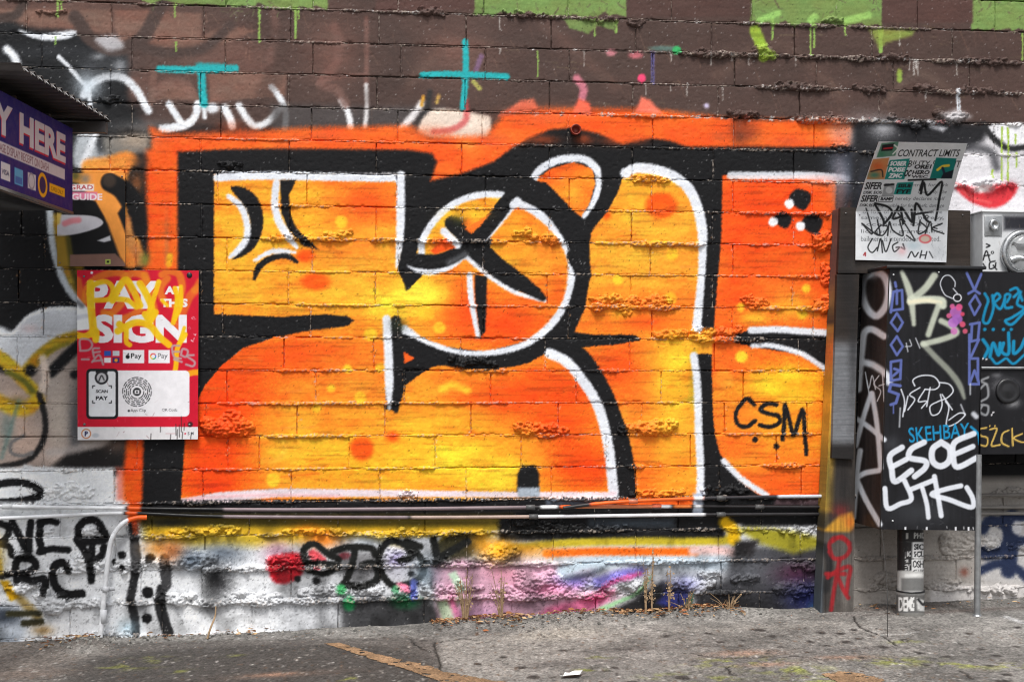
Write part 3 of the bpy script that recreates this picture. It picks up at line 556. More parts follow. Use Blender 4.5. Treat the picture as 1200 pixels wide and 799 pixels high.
# lower strip: left white field with black tags
W.rect(-160, 588, 150, 612, C(222, 225, 228), 3)
K = lambda p, w=9, s=1.2: W.stroke(p, w, C(20, 20, 22), s)
K([(-2, 612), (10, 618), (6, 632), (-4, 636), (10, 640), (14, 650)], 8); K([(14, 612), (24, 630), (33, 646), (34, 630), (36, 612)]); K([(48, 612), (46, 630), (50, 645)], 9); K([(46, 612), (58, 610), (66, 612)], 8); K([(46, 647), (60, 643), (80, 644)], 8)
K([(92, 630), (92, 618), (100, 610), (112, 610), (120, 620), (122, 632), (92, 635)], 9); K([(90, 632), (100, 646), (106, 660), (107, 680)], 9); K([(108, 636), (108, 650)], 8); K([(122, 640), (118, 652), (106, 656)], 8)
K([(20, 680), (18, 665), (22, 655), (36, 654), (42, 663), (30, 672), (20, 674), (38, 680), (52, 678), (51, 694)], 9); K([(80, 668), (76, 660), (66, 661), (62, 674), (66, 688), (78, 696), (96, 695)], 10); K([(2, 675), (12, 672)], 8)
W.poly([(-20, 655), (2, 655), (4, 672), (-20, 672)], C(180, 150, 50), 3); W.poly([(0, 680), (10, 680), (24, 700), (12, 704)], C(222, 170, 20), 2); W.stroke([(24, 702), (36, 714), (44, 722)], 10, C(150, 120, 50), 4, .8); W.glow(-5, 650, 10, 20, C(210, 170, 60), .8)
W.poly([(-40, 708), (20, 712), (30, 735), (20, 760), (-40, 760)], C(150, 158, 168), 8); W.glow(5, 722, 18, 12, C(36, 42, 52), .9); W.glow(15, 738, 20, 8, C(196, 204, 214), .8); W.stroke([(10, 719), (46, 718)], 7, C(50, 48, 30), 2); W.stroke([(28, 730), (48, 728)], 8, C(46, 44, 28), 2); W.glow(50, 738, 12, 6, C(170, 130, 70), .8)
for pts, w in (([(156, 612), (158, 636)], 11), ([(158, 640), (160, 655)], 11), ([(160, 662), (155, 690), (152, 704)], 10), ([(154, 706), (158, 725), (159, 742)], 10), ([(193, 654), (194, 675)], 12), ([(190, 690), (188, 710), (197, 742)], 13)): W.stroke(pts, w, C(24, 24, 26), 1.5, .92)
W.stroke([(158, 640), (160, 662)], 12, C(70, 70, 72), 2); W.stroke([(194, 658), (195, 685)], 12, C(64, 64, 66), 2)
for x, y, r in ((143, 650, 5), (134, 658, 3), (144, 665, 4), (176, 654, 6), (173, 694, 7), (172, 724, 6)): W.dot(x, y, r, BLK, 1.2)
W.stroke([(158, 610), (160, 622)], 7, C(236, 80, 30), 2); W.glow(165, 620, 6, 8, WHT, .6); W.glow(150, 735, 12, 10, C(160, 190, 205), .6)
# lower strip: middle
W.poly([(166, 606), (600, 606), (560, 640), (480, 640), (420, 628), (300, 640), (230, 640), (170, 632)], C(196, 164, 40), 8); W.rect(166, 606, 600, 616, C(70, 62, 26), 4, .8); W.glow(200, 612, 30, 6, C(20, 20, 20), .8)
W.stroke([(180, 624), (240, 622), (300, 622), (400, 622), (480, 624), (560, 622)], 8, C(222, 176, 40), 4, .9); W.glow(185, 642, 16, 10, C(236, 150, 50), .8); W.glow(203, 645, 14, 12, C(222, 120, 50), .8); W.glow(378, 632, 22, 10, C(246, 130, 30), .9); W.glow(360, 620, 16, 6, C(244, 150, 30), .7)
W.glow(260, 648, 30, 14, C(104, 114, 126), .95); W.glow(225, 655, 16, 12, C(90, 104, 120), .9); W.glow(324, 645, 16, 14, C(176, 130, 150), .8); W.glow(255, 680, 18, 18, C(30, 30, 32), .95); W.glow(430, 636, 20, 8, C(190, 200, 210), .8)
W.poly([(450, 630), (518, 628), (510, 645), (500, 655), (480, 640)], C(214, 218, 224), 3); W.poly([(514, 634), (536, 624), (560, 628), (552, 650), (524, 656), (508, 648)], C(46, 42, 20), 4, 1, True); W.glow(565, 638, 14, 14, C(216, 150, 40), .9); W.glow(578, 620, 14, 8, C(190, 160, 50), .8)
W.poly([(314, 666), (318, 652), (352, 648), (356, 668), (340, 682), (322, 682)], C(196, 26, 40), 3, 1, True); W.dot(335, 656, 20, C(206, 34, 50), 3, 1, 6); W.stroke([(372, 662), (366, 648), (378, 656)], 9, C(214, 80, 90), 2); W.dot(404, 651, 7, C(206, 50, 70), 2, 1, 4)
W.glow(425, 662, 40, 20, C(90, 90, 92), .4); W.glow(500, 660, 26, 20, C(96, 100, 104), .7); W.glow(540, 650, 20, 12, C(60, 56, 44), .6); W.poly([(400, 648), (440, 646), (442, 680), (404, 682)], C(80, 78, 80), 6, .5); W.glow(415, 668, 8, 8, C(120, 120, 124), .8); W.glow(430, 664, 7, 5, C(110, 108, 110), .8); W.glow(465, 655, 12, 10, C(150, 140, 180), .9); W.glow(466, 672, 16, 8, C(190, 190, 200), .9); W.dot(349, 678, 4, BLK, 1.5); W.dot(371, 680, 5, BLK, 2); W.dot(482, 672, 4, BLK, 2)
W.poly([(400, 700), (500, 700), (518, 720), (510, 740), (400, 742)], C(58, 58, 60), 6); W.glow(350, 715, 40, 14, C(186, 188, 192), .7); W.glow(390, 735, 16, 10, C(130, 130, 132), .7)
for pts, w in (([(397, 655), (382, 647), (368, 637), (356, 644), (360, 658), (378, 660), (396, 662)], 8), ([(362, 668), (380, 672), (396, 664)], 7), ([(390, 646), (408, 641), (434, 642), (440, 650)], 8), ([(416, 644), (412, 664), (404, 684)], 8), ([(402, 684), (424, 686), (442, 678), (438, 660), (424, 662)], 8), ([(448, 672), (444, 650), (456, 634), (474, 638), (482, 652), (468, 656)], 8), ([(448, 674), (462, 686), (488, 680), (497, 664), (488, 646), (476, 634), (492, 640)], 8), ([(508, 632), (512, 656), (508, 684)], 9), ([(548, 634), (516, 656), (540, 672), (570, 698)], 9)): W.stroke(pts, w, C(24, 25, 24), 1.6)
W.dot(409, 706, 7, C(36, 150, 84), 3, 1, 9); W.dot(475, 704, 14, C(26, 110, 60), 6, .9, 8); W.dot(400, 690, 6, C(60, 150, 90), 2); W.stroke([(468, 686), (478, 690)], 8, C(232, 130, 160), 2); W.stroke([(485, 682), (484, 700)], 8, C(80, 90, 170), 2.5); W.dot(464, 690, 5, C(60, 140, 90), 2, .8)
W.poly([(505, 665), (540, 655), (580, 660), (640, 660), (700, 665), (640, 740), (520, 740), (512, 715)], C(204, 160, 180), 6); W.poly([(525, 672), (534, 668), (546, 690), (538, 696)], C(190, 214, 190), 3); W.poly([(512, 704), (540, 698), (530, 735), (520, 735)], C(176, 206, 166), 3, .9); W.stroke([(528, 700), (540, 730)], 8, C(206, 110, 150), 3)
W.glow(590, 670, 22, 12, C(224, 150, 170), .8); W.glow(600, 655, 30, 10, C(214, 190, 200), .8); W.glow(500, 672, 16, 16, C(120, 140, 156), .7)
W.poly([(620, 735), (640, 712), (690, 696), (720, 690), (700, 712), (660, 736)], C(200, 80, 124), 6, .8); W.glow(560, 720, 26, 14, C(196, 150, 186), .8); W.glow(700, 700, 20, 8, C(210, 70, 120), .7)
W.glow(672, 680, 22, 8, C(110, 104, 190), .8); W.glow(640, 690, 26, 8, C(206, 120, 156), .7); W.stroke([(700, 682), (730, 672), (752, 668)], 12, C(120, 110, 196), 5, .9); W.stroke([(704, 690), (720, 680), (750, 672)], 5, C(200, 60, 120), 3, .8)
W.stroke([(664, 676), (690, 672), (712, 660)], 9, C(40, 46, 60), 5, .8); W.stroke([(660, 668), (700, 658), (760, 655), (850, 660)], 16, C(190, 206, 218), 6)
W.poly([(700, 712), (740, 696), (765, 672), (756, 690), (742, 700), (706, 716)], C(150, 196, 150), 2); W.poly([(706, 720), (745, 700), (775, 680), (800, 690), (798, 730), (700, 730)], C(34, 34, 36), 5)
W.poly([(770, 706), (780, 692), (806, 690), (808, 704), (790, 716)], C(56, 62, 140), 4); W.glow(800, 684, 18, 10, C(120, 120, 180), .8); W.poly([(800, 718), (806, 700), (812, 694), (812, 704), (806, 720)], C(30, 120, 80), 1.5)
W.poly([(862, 640), (960, 640), (968, 720), (812, 724), (815, 700), (850, 676)], C(56, 56, 60), 8); W.glow(880, 665, 40, 20, C(96, 98, 104), .7); W.glow(860, 710, 50, 16, C(26, 26, 28), .9); W.glow(935, 672, 24, 12, C(80, 36, 60), .8); W.glow(945, 700, 26, 20, C(28, 32, 84), .9); W.glow(955, 715, 8, 10, C(50, 110, 150), .6); W.glow(800, 668, 40, 10, C(120, 128, 138), .5)
W.rect(585, 604, 850, 633, C(22, 22, 24), 4); W.rect(690, 608, 790, 617, C(74, 84, 94), 5, .7); W.glow(640, 622, 50, 8, C(18, 18, 18), .8)
W.stroke([(600, 642), (660, 636), (740, 634), (820, 634), (850, 633), (864, 624)], 9, C(190, 170, 42), 3); W.stroke([(850, 612), (858, 620), (860, 632)], 14, C(228, 180, 20), 4)
W.stroke([(640, 648), (690, 646), (760, 646), (815, 646)], 9, C(242, 104, 20), 3); W.stroke([(812, 645), (840, 644), (858, 646)], 10, C(226, 190, 186), 4); W.glow(620, 645, 30, 8, C(226, 150, 50), .8)
W.poly([(864, 620), (880, 616), (930, 622), (960, 630), (962, 640), (930, 648), (890, 636)], C(150, 142, 40), 5); W.rect(870, 600, 980, 616, C(20, 20, 22), 4); W.poly([(862, 634), (890, 632), (880, 652), (860, 650)], C(40, 38, 40), 4)
W.glow(585, 645, 18, 12, C(246, 166, 30), 1); W.glow(590, 640, 12, 6, C(250, 180, 30), 1)
# right of the piece: black, white and lips above the board; bare grey blocks below
W.poly([(1000, 146), (1040, 140), (1140, 146), (1250, 150), (1250, 200), (1160, 192), (1110, 178), (1010, 190), (1000, 240)], C(34, 34, 37), 6); W.glow(1035, 150, 16, 12, C(170, 170, 174), .8)
W.poly([(1128, 178), (1152, 166), (1160, 150), (1200, 148), (1360, 150), (1360, 260), (1100, 260), (1110, 200)], C(206, 204, 208), 6); W.stroke([(1136, 172), (1160, 178), (1168, 196)], 10, C(60, 60, 64), 5, .8)
W.poly([(1158, 148), (1210, 146), (1210, 170), (1186, 170), (1170, 162)], C(226, 226, 230), 2, 1, True); W.stroke([(1152, 146), (1164, 162), (1182, 174), (1206, 172)], 7, C(40, 40, 42), 2)
W.poly([(1098, 136), (1122, 128), (1138, 137), (1114, 145)], C(206, 206, 210), 5, .8); W.stroke([(1122, 106), (1124, 128)], 4, C(210, 214, 220), 1); W.poly([(1085, 142), (1110, 150), (1105, 154), (1090, 150)], C(200, 200, 206), 3)
W.poly([(1116, 214), (1140, 220), (1190, 216), (1184, 234), (1164, 244), (1140, 238), (1124, 226)], C(196, 50, 58), 2.5, 1, True); W.dot(1150, 222, 12, C(222, 214, 212), 3, 1, 4); W.glow(1182, 218, 8, 5, C(150, 30, 40), .8); W.stroke([(1124, 220), (1140, 232), (1160, 238)], 4, C(220, 90, 90), 2, .7)
for x, y0, y1 in ((1174, 150, 212), (1181, 150, 212), (1190, 158, 168), (1163, 200, 208), (1191, 180, 196)): W.drip(x, y0, y1, 2, C(150, 180, 60))
W.rect(990, 560, 1360, 800, C(164, 158, 152), 4); W.glow(1040, 650, 40, 50, C(134, 126, 120), .7); W.glow(1120, 640, 50, 30, C(184, 178, 172), .7); W.glow(1180, 600, 40, 16, C(120, 116, 112), .8); W.rect(1090, 684, 1360, 720, C(206, 202, 200), 4, .8); W.rect(1150, 604, 1360, 684, C(206, 206, 208), 8, .6)
W.scratch(1000, 600, 1200, 710, 60, C(90, 80, 74), .4, (2, 7)); W.glow(1130, 670, 5, 5, C(130, 70, 56), .8)
NV = C(40, 50, 78)
W.stroke([(1152, 620), (1160, 610), (1176, 614), (1182, 628), (1176, 642), (1158, 650), (1150, 645)], 12, NV, 2.5); W.stroke([(1186, 606), (1184, 640), (1182, 668)], 18, NV, 3); W.stroke([(1176, 606), (1215, 606)], 9, NV, 2); W.stroke([(1186, 634), (1215, 632)], 10, NV, 2); W.stroke([(1150, 668), (1170, 660), (1190, 665), (1206, 680)], 10, NV, 3)
W.dot(1192, 618, 6, C(206, 206, 210), 2, 1, 8)
# bare, chipped and dirty spots along the joints
def chips(k, x0, x1, n, cols, r=(1.0, 3.5), dy=4):
    y0 = min(line_px(k, x0), line_px(k, x1)); y1 = max(line_px(k, x0), line_px(k, x1)); w = W.win(x0, y0-3*dy, x1, y1+3*dy); X, Y = w[2], w[3]
    lp = line_px(k, x0)+(line_px(k, x1)-line_px(k, x0))*(X-x0)/(x1-x0); dens = min(1.0, n*14.0/(x1-x0))
    for i, c in enumerate(cols):
        f = fbm(X/(2.2*r[1]), Y/(1.5*r[1]), 4, 3+i*5+k)-.35*np.abs(Y-lp)/(dy*2)+.10*fbm(X/40, Y/40, 2, i+k)
        al = np.clip((f-(.84-.12*dens))*16, 0, 1)*(np.abs(Y-lp) < 3*dy); W.blend(w, al, c, .9, .3)
GW = [C(206, 206, 206), C(226, 226, 226), C(170, 170, 168)]
for k in (0, 1, 2, 3): chips(k, 600, 1200, 26, GW, (.8, 2.6), 3); chips(k, 780, 1200, 22, [C(60, 44, 38), C(40, 32, 30), C(226, 226, 226)], (1, 3), 4)
chips(0, 0, 600, 40, GW, (.8, 2.2), 2); chips(2, 100, 600, 10, GW, (.6, 1.4), 2); chips(3, 620, 1130, 40, GW+[C(190, 120, 120), C(50, 44, 44)], (1, 3), 4)
chips(4, 960, 1200, 14, GW, (.8, 2.5), 4); chips(5, 960, 1200, 20, GW+[C(190, 60, 70)], (.8, 3), 4); chips(3, 828, 838, 2, [C(90, 110, 190)], (2, 4), 2); chips(3, 826, 834, 3, [C(50, 150, 80)], (2, 4), 2)
for k in range(4, 15): chips(k, 0, 980, 10, [C(190, 186, 184), C(40, 30, 26), C(200, 140, 90)], (.5, 1.1), 2)
for k in (15, 16, 17, 18): chips(k, 0, 980, 22, GW+[C(50, 50, 50)], (.6, 1.6), 5)
for k, js in JOINTS.items():
    for x in js:
        if 5 < k < 15 and x < 980 and random.random() < .75:
            for _ in range(12): W.dot(x+random.gauss(0, 1.4), line_px(k, x)+random.uniform(2, 36), random.uniform(.4, .9), random.choice([C(200, 196, 194), C(36, 28, 24), C(206, 150, 100)]), .5, random.uniform(.3, .9))
# weathering over everything: faint mottling and pin-holes the spray never reached
gx, gy = np.meshgrid((np.arange(W.W)/W.sc+W.x0).astype(np.float32), (np.arange(W.H)/W.sc+W.y0).astype(np.float32))
W.a *= (0.93+.14*halfres(gx, gy, lambda x, y: fbm(x/26, y/14, 4, 5)))[..., None].astype(np.float32)
W.a *= (0.965+.07*fbm(gx/60, gy/1.7, 2, 11))[..., None].astype(np.float32)
gr = np.clip((halfres(gx, gy, lambda x, y: fbm(x/22, y/30, 4, 51))-.46)*3, 0, 1)*np.clip((gy-600)/30, 0, 1)*(gx < 990); W.a *= (1-.38*gr)[..., None].astype(np.float32)     # dirt splashed on the lower courses
W.a *= (.95+.1*rng.random(W.a.shape[:2]))[..., None].astype(np.float32)
lum = W.a.mean(2); pin = (rng.random(W.a.shape[:2]) > .9965) & (lum < .3); pin |= np.roll(pin, 1, 1) & (rng.random(pin.shape) > .5)
W.a[pin] = W.a[pin]*.45+.42; pit = (rng.random(W.a.shape[:2]) > .9975) & (lum > .35); pit |= np.roll(pit, 1, 0) & (rng.random(pit.shape) > .5); W.a[pit] *= .5
j0 = int((640-W.y0)*W.sc); lw = (fbm(gx[j0:]/1.7, gy[j0:]/1.7, 3, 21) > .72) & (gx[j0:] < 980); W.a[j0:][lw] *= .7
# ------------------------------------------------------------------ the wall: every block in view a part, mortar per joint, lumps of squeezed-out mortar
wall = empty('block_wall', (0, 0, 0), 'old block wall covered in orange and black graffiti lettering with squeezed mortar joints', 'wall')
STEP = 1.2*PX; GAP = .0034
def wcol(x, z, fray=.55):
    px, py = proj(x, 0.0, z); return W.sample(px+(vnoise(x*190, z*190, 61)-.5)*2.6*fray, py+(vnoise(x*190, z*190, 67)-.5)*2.6*fray)
BARE = lin(C(186, 172, 160))
def axis(a, b, st):
    n = max(3, int((b-a-.012)/st)); return np.r_[a, a+.0012, a+.0032, np.linspace(a+.006, b-.006, n), b-.0032, b-.0012, b]
def make_block(x0, x1, z0, z1, seed, st=STEP):
    xs, zs = axis(x0, x1, st), axis(z0, z1, st); nx, nz = len(xs), len(zs)
    X, Z = np.meshgrid(xs, zs)
    e = np.minimum(np.minimum(X-x0, x1-X), np.minimum(Z-z0, z1-Z)); r = .003
    q = np.clip(1-e/r, 0, 1); h = -r*.8*(1-np.sqrt(np.clip(1-q*q, 0, 1)))
    # worn arrises: chipped back here and there
    near = np.clip(1-e/.010, 0, 1); h -= near*np.clip(fbm(X*45, Z*45, 3, seed % 13)-.60, 0, 1)*.030
    h += (fbm(X*7, Z*7, 3, seed % 17)-.5)*.0022+(fbm(X*60, Z*90, 3, 3)-.5)*.0014
    h += rng.normal(0, .0011)+(X-(x0+x1)/2)*rng.normal(0, .003)+(Z-(z0+z1)/2)*rng.normal(0, .008)
    pit = np.clip(fbm(X*95, Z*95, 2, seed % 11)-.72, 0, 1); h -= pit*.012
    sm = np.where(Z < line_z(16), 1.0, .35); h += np.clip(worley(X*34, Z*34, 2)*-1+.33, 0, 1)*.010*sm*np.clip(fbm(X*5, Z*5, 2, 8)-.45, 0, 1)*4
    X2 = X+(fbm(X*20, Z*20, 2, 4)-.5)*.0034*near; Z2 = Z+(fbm(X*20, Z*20, 2, 9)-.5)*.0044*near
    V = np.stack([X2, -h, Z2], -1).reshape(-1, 3); c = wcol(V[:, 0], V[:, 2])
    idx = np.arange(nx*nz).reshape(nz, nx); loop = np.r_[idx[0, :-1], idx[:-1, -1], idx[-1, :0:-1], idx[:0:-1, 0]]
    B = V[loop].copy(); B[:, 1] = .05; n = len(loop); k = np.arange(n); o = nx*nz
    Fq = np.vstack([quads(nx, nz), np.stack([loop[(k+1) % n], loop, o+k, o+(k+1) % n], 1)])
    return np.vstack([V, B]), Fq, np.vstack([c, c[loop]])
XL, XR = at(0, 400)[0], at(1200, 400)[0]
rest = []; seed = 0
for k in range(-8, 21):
    z1, z0 = line_z(k)-GAP, line_z(k+1)+GAP
    js = JOINTS.get(k)
    xj = sorted(at(p, 400)[0] for p in (js if js else JOINTS[0 if k % 2 == 0 else 1]))
    while xj[0] > XL-1.3: xj.insert(0, xj[0]-.405)
    while xj[-1] < XR+1.3: xj.append(xj[-1]+.402)
    for a, b in zip(xj[:-1], xj[1:]):
        seed += 1; x0, x1 = a+GAP*.8, b-GAP*.8
        if js and b > XL and a < XR and not (k == 19 and a > at(600, 400)[0]):
            hid = 8 <= k <= 14 and a > at(1015, 400)[0]      # wholly behind the cabinets
            V, Fq, c = make_block(x0, x1, z0, z1, seed, .03 if hid else STEP)
            ob = mesh('block', V, Fq, 'wall', wall, c)
        else:
            rest.append(make_block(x0, x1, z0, z1, seed, .09))
V, Fq = join_vf([(v, f) for v, f, _ in rest])
tag(mesh('block_remainder', V, Fq, 'wall', wall, np.vstack([c for _, _, c in rest])), kind='stuff')
# wall core behind the joints
V, Fq = box_vf(XL-1.4, XR+1.4, .051, .19, -.25, line_z(-8)+.02)
mesh('core', V, Fq, 'mortar', wall, np.full((8, 3), .12))

BEAD = {0: [(0, 600, .3), (480, 530, .6), (600, 760, .45), (860, 1200, .5)], 1: [(300, 420, .3), (600, 780, .2), (790, 930, .7), (930, 1200, .6)], 2: [(100, 600, .15), (600, 800, .2), (880, 1200, .65)],
 3: [(0, 600, .2), (680, 830, .45), (930, 1200, .8)], 4: [(150, 600, .25), (600, 1000, .35), (1000, 1200, .5)], 5: [(240, 480, .2), (740, 790, .6), (860, 980, .5), (1100, 1200, .8)],
 6: [(310, 400, .45), (240, 480, .2), (520, 600, .3), (690, 850, .25), (860, 980, .55)], 7: [(150, 210, .3), (300, 420, .75), (430, 480, .8), (480, 600, .65), (600, 670, .8), (690, 740, .4), (735, 830, .65), (870, 980, .35)],
 8: [(240, 480, .25), (560, 900, .22), (860, 980, .4)], 9: [(0, 150, .3), (240, 480, .35), (540, 680, .35), (688, 800, 1.0), (800, 860, .3), (870, 980, .7)], 10: [(240, 560, .25), (570, 680, .3), (740, 900, 1.0)],
 11: [(0, 80, .4), (290, 480, .45), (540, 600, .8), (680, 800, .45), (850, 960, .4)], 12: [(240, 480, .5), (470, 600, .4), (700, 850, .3)], 13: [(300, 420, .5), (420, 660, .25), (625, 710, .9), (730, 810, .9), (840, 960, .4)],
 14: [(200, 300, .5), (300, 500, .35), (480, 600, .5), (640, 760, .5), (880, 980, .6), (60, 140, .7)], 15: [(160, 300, .5), (300, 600, .45), (640, 860, .8), (860, 980, .5), (0, 130, .5)],
 16: [(160, 600, 1.0), (0, 100, .4), (600, 860, .5), (860, 980, .6), (1000, 1200, .3)], 17: [(0, 980, .75), (210, 300, 1.0), (330, 440, .9), (560, 640, 1.0), (1000, 1200, .7)], 18: [(40, 980, 1.0), (1000, 1200, .9)], 19: [(0, 600, .9)]}
def joint_mesh(name, X, Z, h):
    nz, nx = X.shape; V = np.stack([X, -h, Z], -1).reshape(-1, 3); Fq = quads(nx, nz)
    keep = (h.ravel()[Fq] > -.0172).any(1); Fq = Fq[keep]
    used = np.unique(Fq); rm = np.full(len(V), -1); rm[used] = np.arange(len(used)); V = V[used]; Fq = rm[Fq]
    c = wcol(V[:, 0], V[:, 2], 2.4); t = np.clip((fbm(V[:, 0]*120, V[:, 2]*120, 3, 71)+.25*fbm(V[:, 0]*9, V[:, 2]*9, 2, 73)-.74)*14, 0, 1)[:, None]*.45      # grains the spray missed
    d_ = np.clip((fbm(V[:, 0]*95, V[:, 2]*95, 3, 77)-.63)*12, 0, 1)[:, None]*.4
    return mesh(name, V, Fq, 'mortar', wall, (c*(1-t)+BARE*t)*(1-d_)+.02*d_)
for k in range(0, 20):
    zc = line_z(k); x = np.arange(XL-.05, XR+.05, STEP*1.05)
    zh = (.030 if k < 15 else .048); z = np.arange(zc-zh*1.1, zc+zh, STEP*.9); X, Z = np.meshgrid(x, z)
    pxx = proj(x, 0.0, np.full_like(x, zc))[0]
    b = np.full_like(x, .14)
    for x0, x1, a in BEAD.get(k, []):
        b = np.maximum(b, a*np.clip((pxx-x0)/9, 0, 1)*np.clip((x1-pxx)/9, 0, 1))
    b *= np.clip(.25+1.6*(fbm(x*9, x*0+k, 3, 2)-.2), 0, 1.25); b *= np.clip((fbm(x*3.1, x*0+k*3.3, 2, 6)-.24)*5, .25, 1)
    slot = np.clip((fbm(x*5.3, x*0+k*7.7, 3, 18)-.53)*14, 0, 1)*np.clip(1-b*3, 0, 1)
    wob = (fbm(x*14, x*0+k*2, 3, 12)-.5)*.008*(.3+b)
    hw = .0044+.017*b*(.55+.9*fbm(x*30, x*0+k, 3, 15)); T = -.0012+.024*b-.016*slot
    D = (Z-(zc+wob-.003*b))/hw
    prof = np.sqrt(np.clip(1-D*D, 0, 1))
    lump = np.clip(.55-worley(X*70, Z*70, k), -.35, .6)*.014+(.42-np.abs(2*fbm(X*60, Z*75, 2, k % 9)-1)*2.0)*.010+(.4-np.abs(2*fbm(X*140, Z*140, 2, k % 7)-1)*1.8)*.005
    h = np.where(np.abs(D) < 1, -.018+(T+.018)*prof**.35+lump*np.clip(b*1.4, 0.05, 1)*prof**.6+(fbm(X*160, Z*160, 2, 7)-.5)*.003, -.02)
    joint_mesh('mortar_joint', X, Z, h)
hv = []
for k, js in JOINTS.items():
    for p in js:
        xc = at(p, 400)[0]; z0, z1 = line_z(k+1), line_z(k)
        x = np.arange(xc-.014, xc+.014, STEP*.8); z = np.arange(z0+.002, z1-.002, STEP); X, Z = np.meshgrid(x, z)
        b = .32*random.random()**1.5*np.clip(2.2*(fbm(z*26, z*0+p, 3, 4)-.3), 0, 1)[:, None]
        D = (X-xc-((fbm(z*20, z*0+p, 2, 8)-.5)*.006)[:, None])/(.0044+.014*b)
        prof = np.sqrt(np.clip(1-D*D, 0, 1)); lump = np.clip(.6-worley(X*90, Z*90, k+9), -.3, .6)*.014
        rec = random.choice([-.0015, -.003, -.0045, -.006, -.012, -.014])
        h = np.where(np.abs(D) < 1, -.016+(rec+.016+.016*b)*prof**.4+lump*b*2*prof+(fbm(X*170, Z*170, 2, 5)-.5)*.004, -.02)
        joint_mesh('mortar_head_joint', X, Z, h)

LUMPS = [(268, 500, 30, 14, 46), (640, 501, 27, 8, 30), (617, 499, 15, 8, 26), (766, 499, 27, 10, 40), (737, 501, 11, 8, 26), (555, 424, 28, 7, 22), (762, 208, 24, 6, 24), (615, 273, 14, 8, 30), (645, 278, 11, 8, 26), (712, 351, 20, 7, 24), (738, 356, 12, 10, 20), (768, 352, 20, 7, 24), (884, 352, 18, 7, 20), (845, 386, 26, 8, 30), (785, 390, 22, 7, 26), (820, 390, 14, 7, 24), (479, 577, 11, 6, 18), (770, 577, 34, 6, 20), (850, 574, 34, 6, 20), (967, 281, 13, 14, 40), (966, 355, 10, 10, 34), (970, 318, 7, 13, 22), (345, 278, 26, 6, 18), (395, 274, 18, 6, 18),
 (70, 574, 34, 13, 18), (97, 660, 22, 15, 36), (64, 700, 24, 14, 36), (150, 662, 18, 9, 28), (26, 688, 20, 9, 26), (106, 621, 11, 8, 26), (24, 646, 9, 7, 22), (55, 622, 8, 7, 18), (226, 654, 26, 13, 48), (204, 700, 24, 12, 34), (245, 665, 26, 8, 28), (112, 706, 28, 8, 24), (130, 742, 20, 9, 26), (162, 622, 12, 12, 24), (183, 658, 20, 8, 24),
 (330, 654, 20, 9, 30), (357, 652, 14, 10, 30), (380, 692, 32, 13, 34), (290, 698, 40, 8, 26), (262, 703, 20, 7, 24), (430, 690, 24, 10, 34), (404, 692, 12, 9, 26), (465, 652, 22, 14, 20), (476, 690, 14, 11, 28), (506, 688, 16, 12, 30), (300, 742, 40, 6, 24), (585, 646, 25, 13, 40), (560, 655, 16, 8, 26), (515, 655, 26, 9, 26), (630, 680, 30, 16, 40), (663, 690, 24, 10, 30), (545, 688, 24, 9, 26), (595, 690, 20, 8, 24), (722, 682, 40, 13, 28), (812, 684, 30, 12, 30), (832, 672, 12, 8, 24), (875, 676, 18, 9, 26), (950, 662, 24, 9, 26), (935, 688, 34, 14, 26), (240, 622, 40, 7, 30), (375, 622, 46, 7, 30), (470, 624, 30, 7, 28), (262, 618, 18, 8, 30), (858, 618, 20, 6, 18), (620, 612, 40, 6, 20), (680, 618, 60, 8, 16), (930, 620, 40, 7, 16),
 (505, 14, 16, 7, 24), (615, 16, 30, 5, 16), (700, 22, 24, 5, 16), (745, 26, 12, 6, 22), (895, 62, 14, 10, 26), (830, 62, 26, 5, 22), (975, 24, 14, 6, 20), (1045, 67, 22, 6, 22), (1150, 72, 40, 6, 22), (930, 100, 26, 7, 26), (1085, 103, 16, 6, 22), (1115, 136, 22, 8, 30), (1075, 143, 40, 8, 26), (960, 138, 34, 7, 24), (1020, 104, 20, 7, 20), (870, 133, 20, 6, 20), (1150, 107, 30, 6, 22), (1155, 214, 36, 8, 32), (985, 172, 12, 6, 20), (60, 14, 18, 4, 14), (128, 115, 12, 6, 18), (270, 192, 14, 5, 18),
 (1126, 636, 25, 17, 36), (1042, 680, 23, 13, 30), (1104, 682, 26, 8, 26), (1165, 690, 34, 8, 28), (1160, 634, 10, 12, 24), (1195, 640, 12, 8, 20), (1190, 575, 30, 7, 18)]
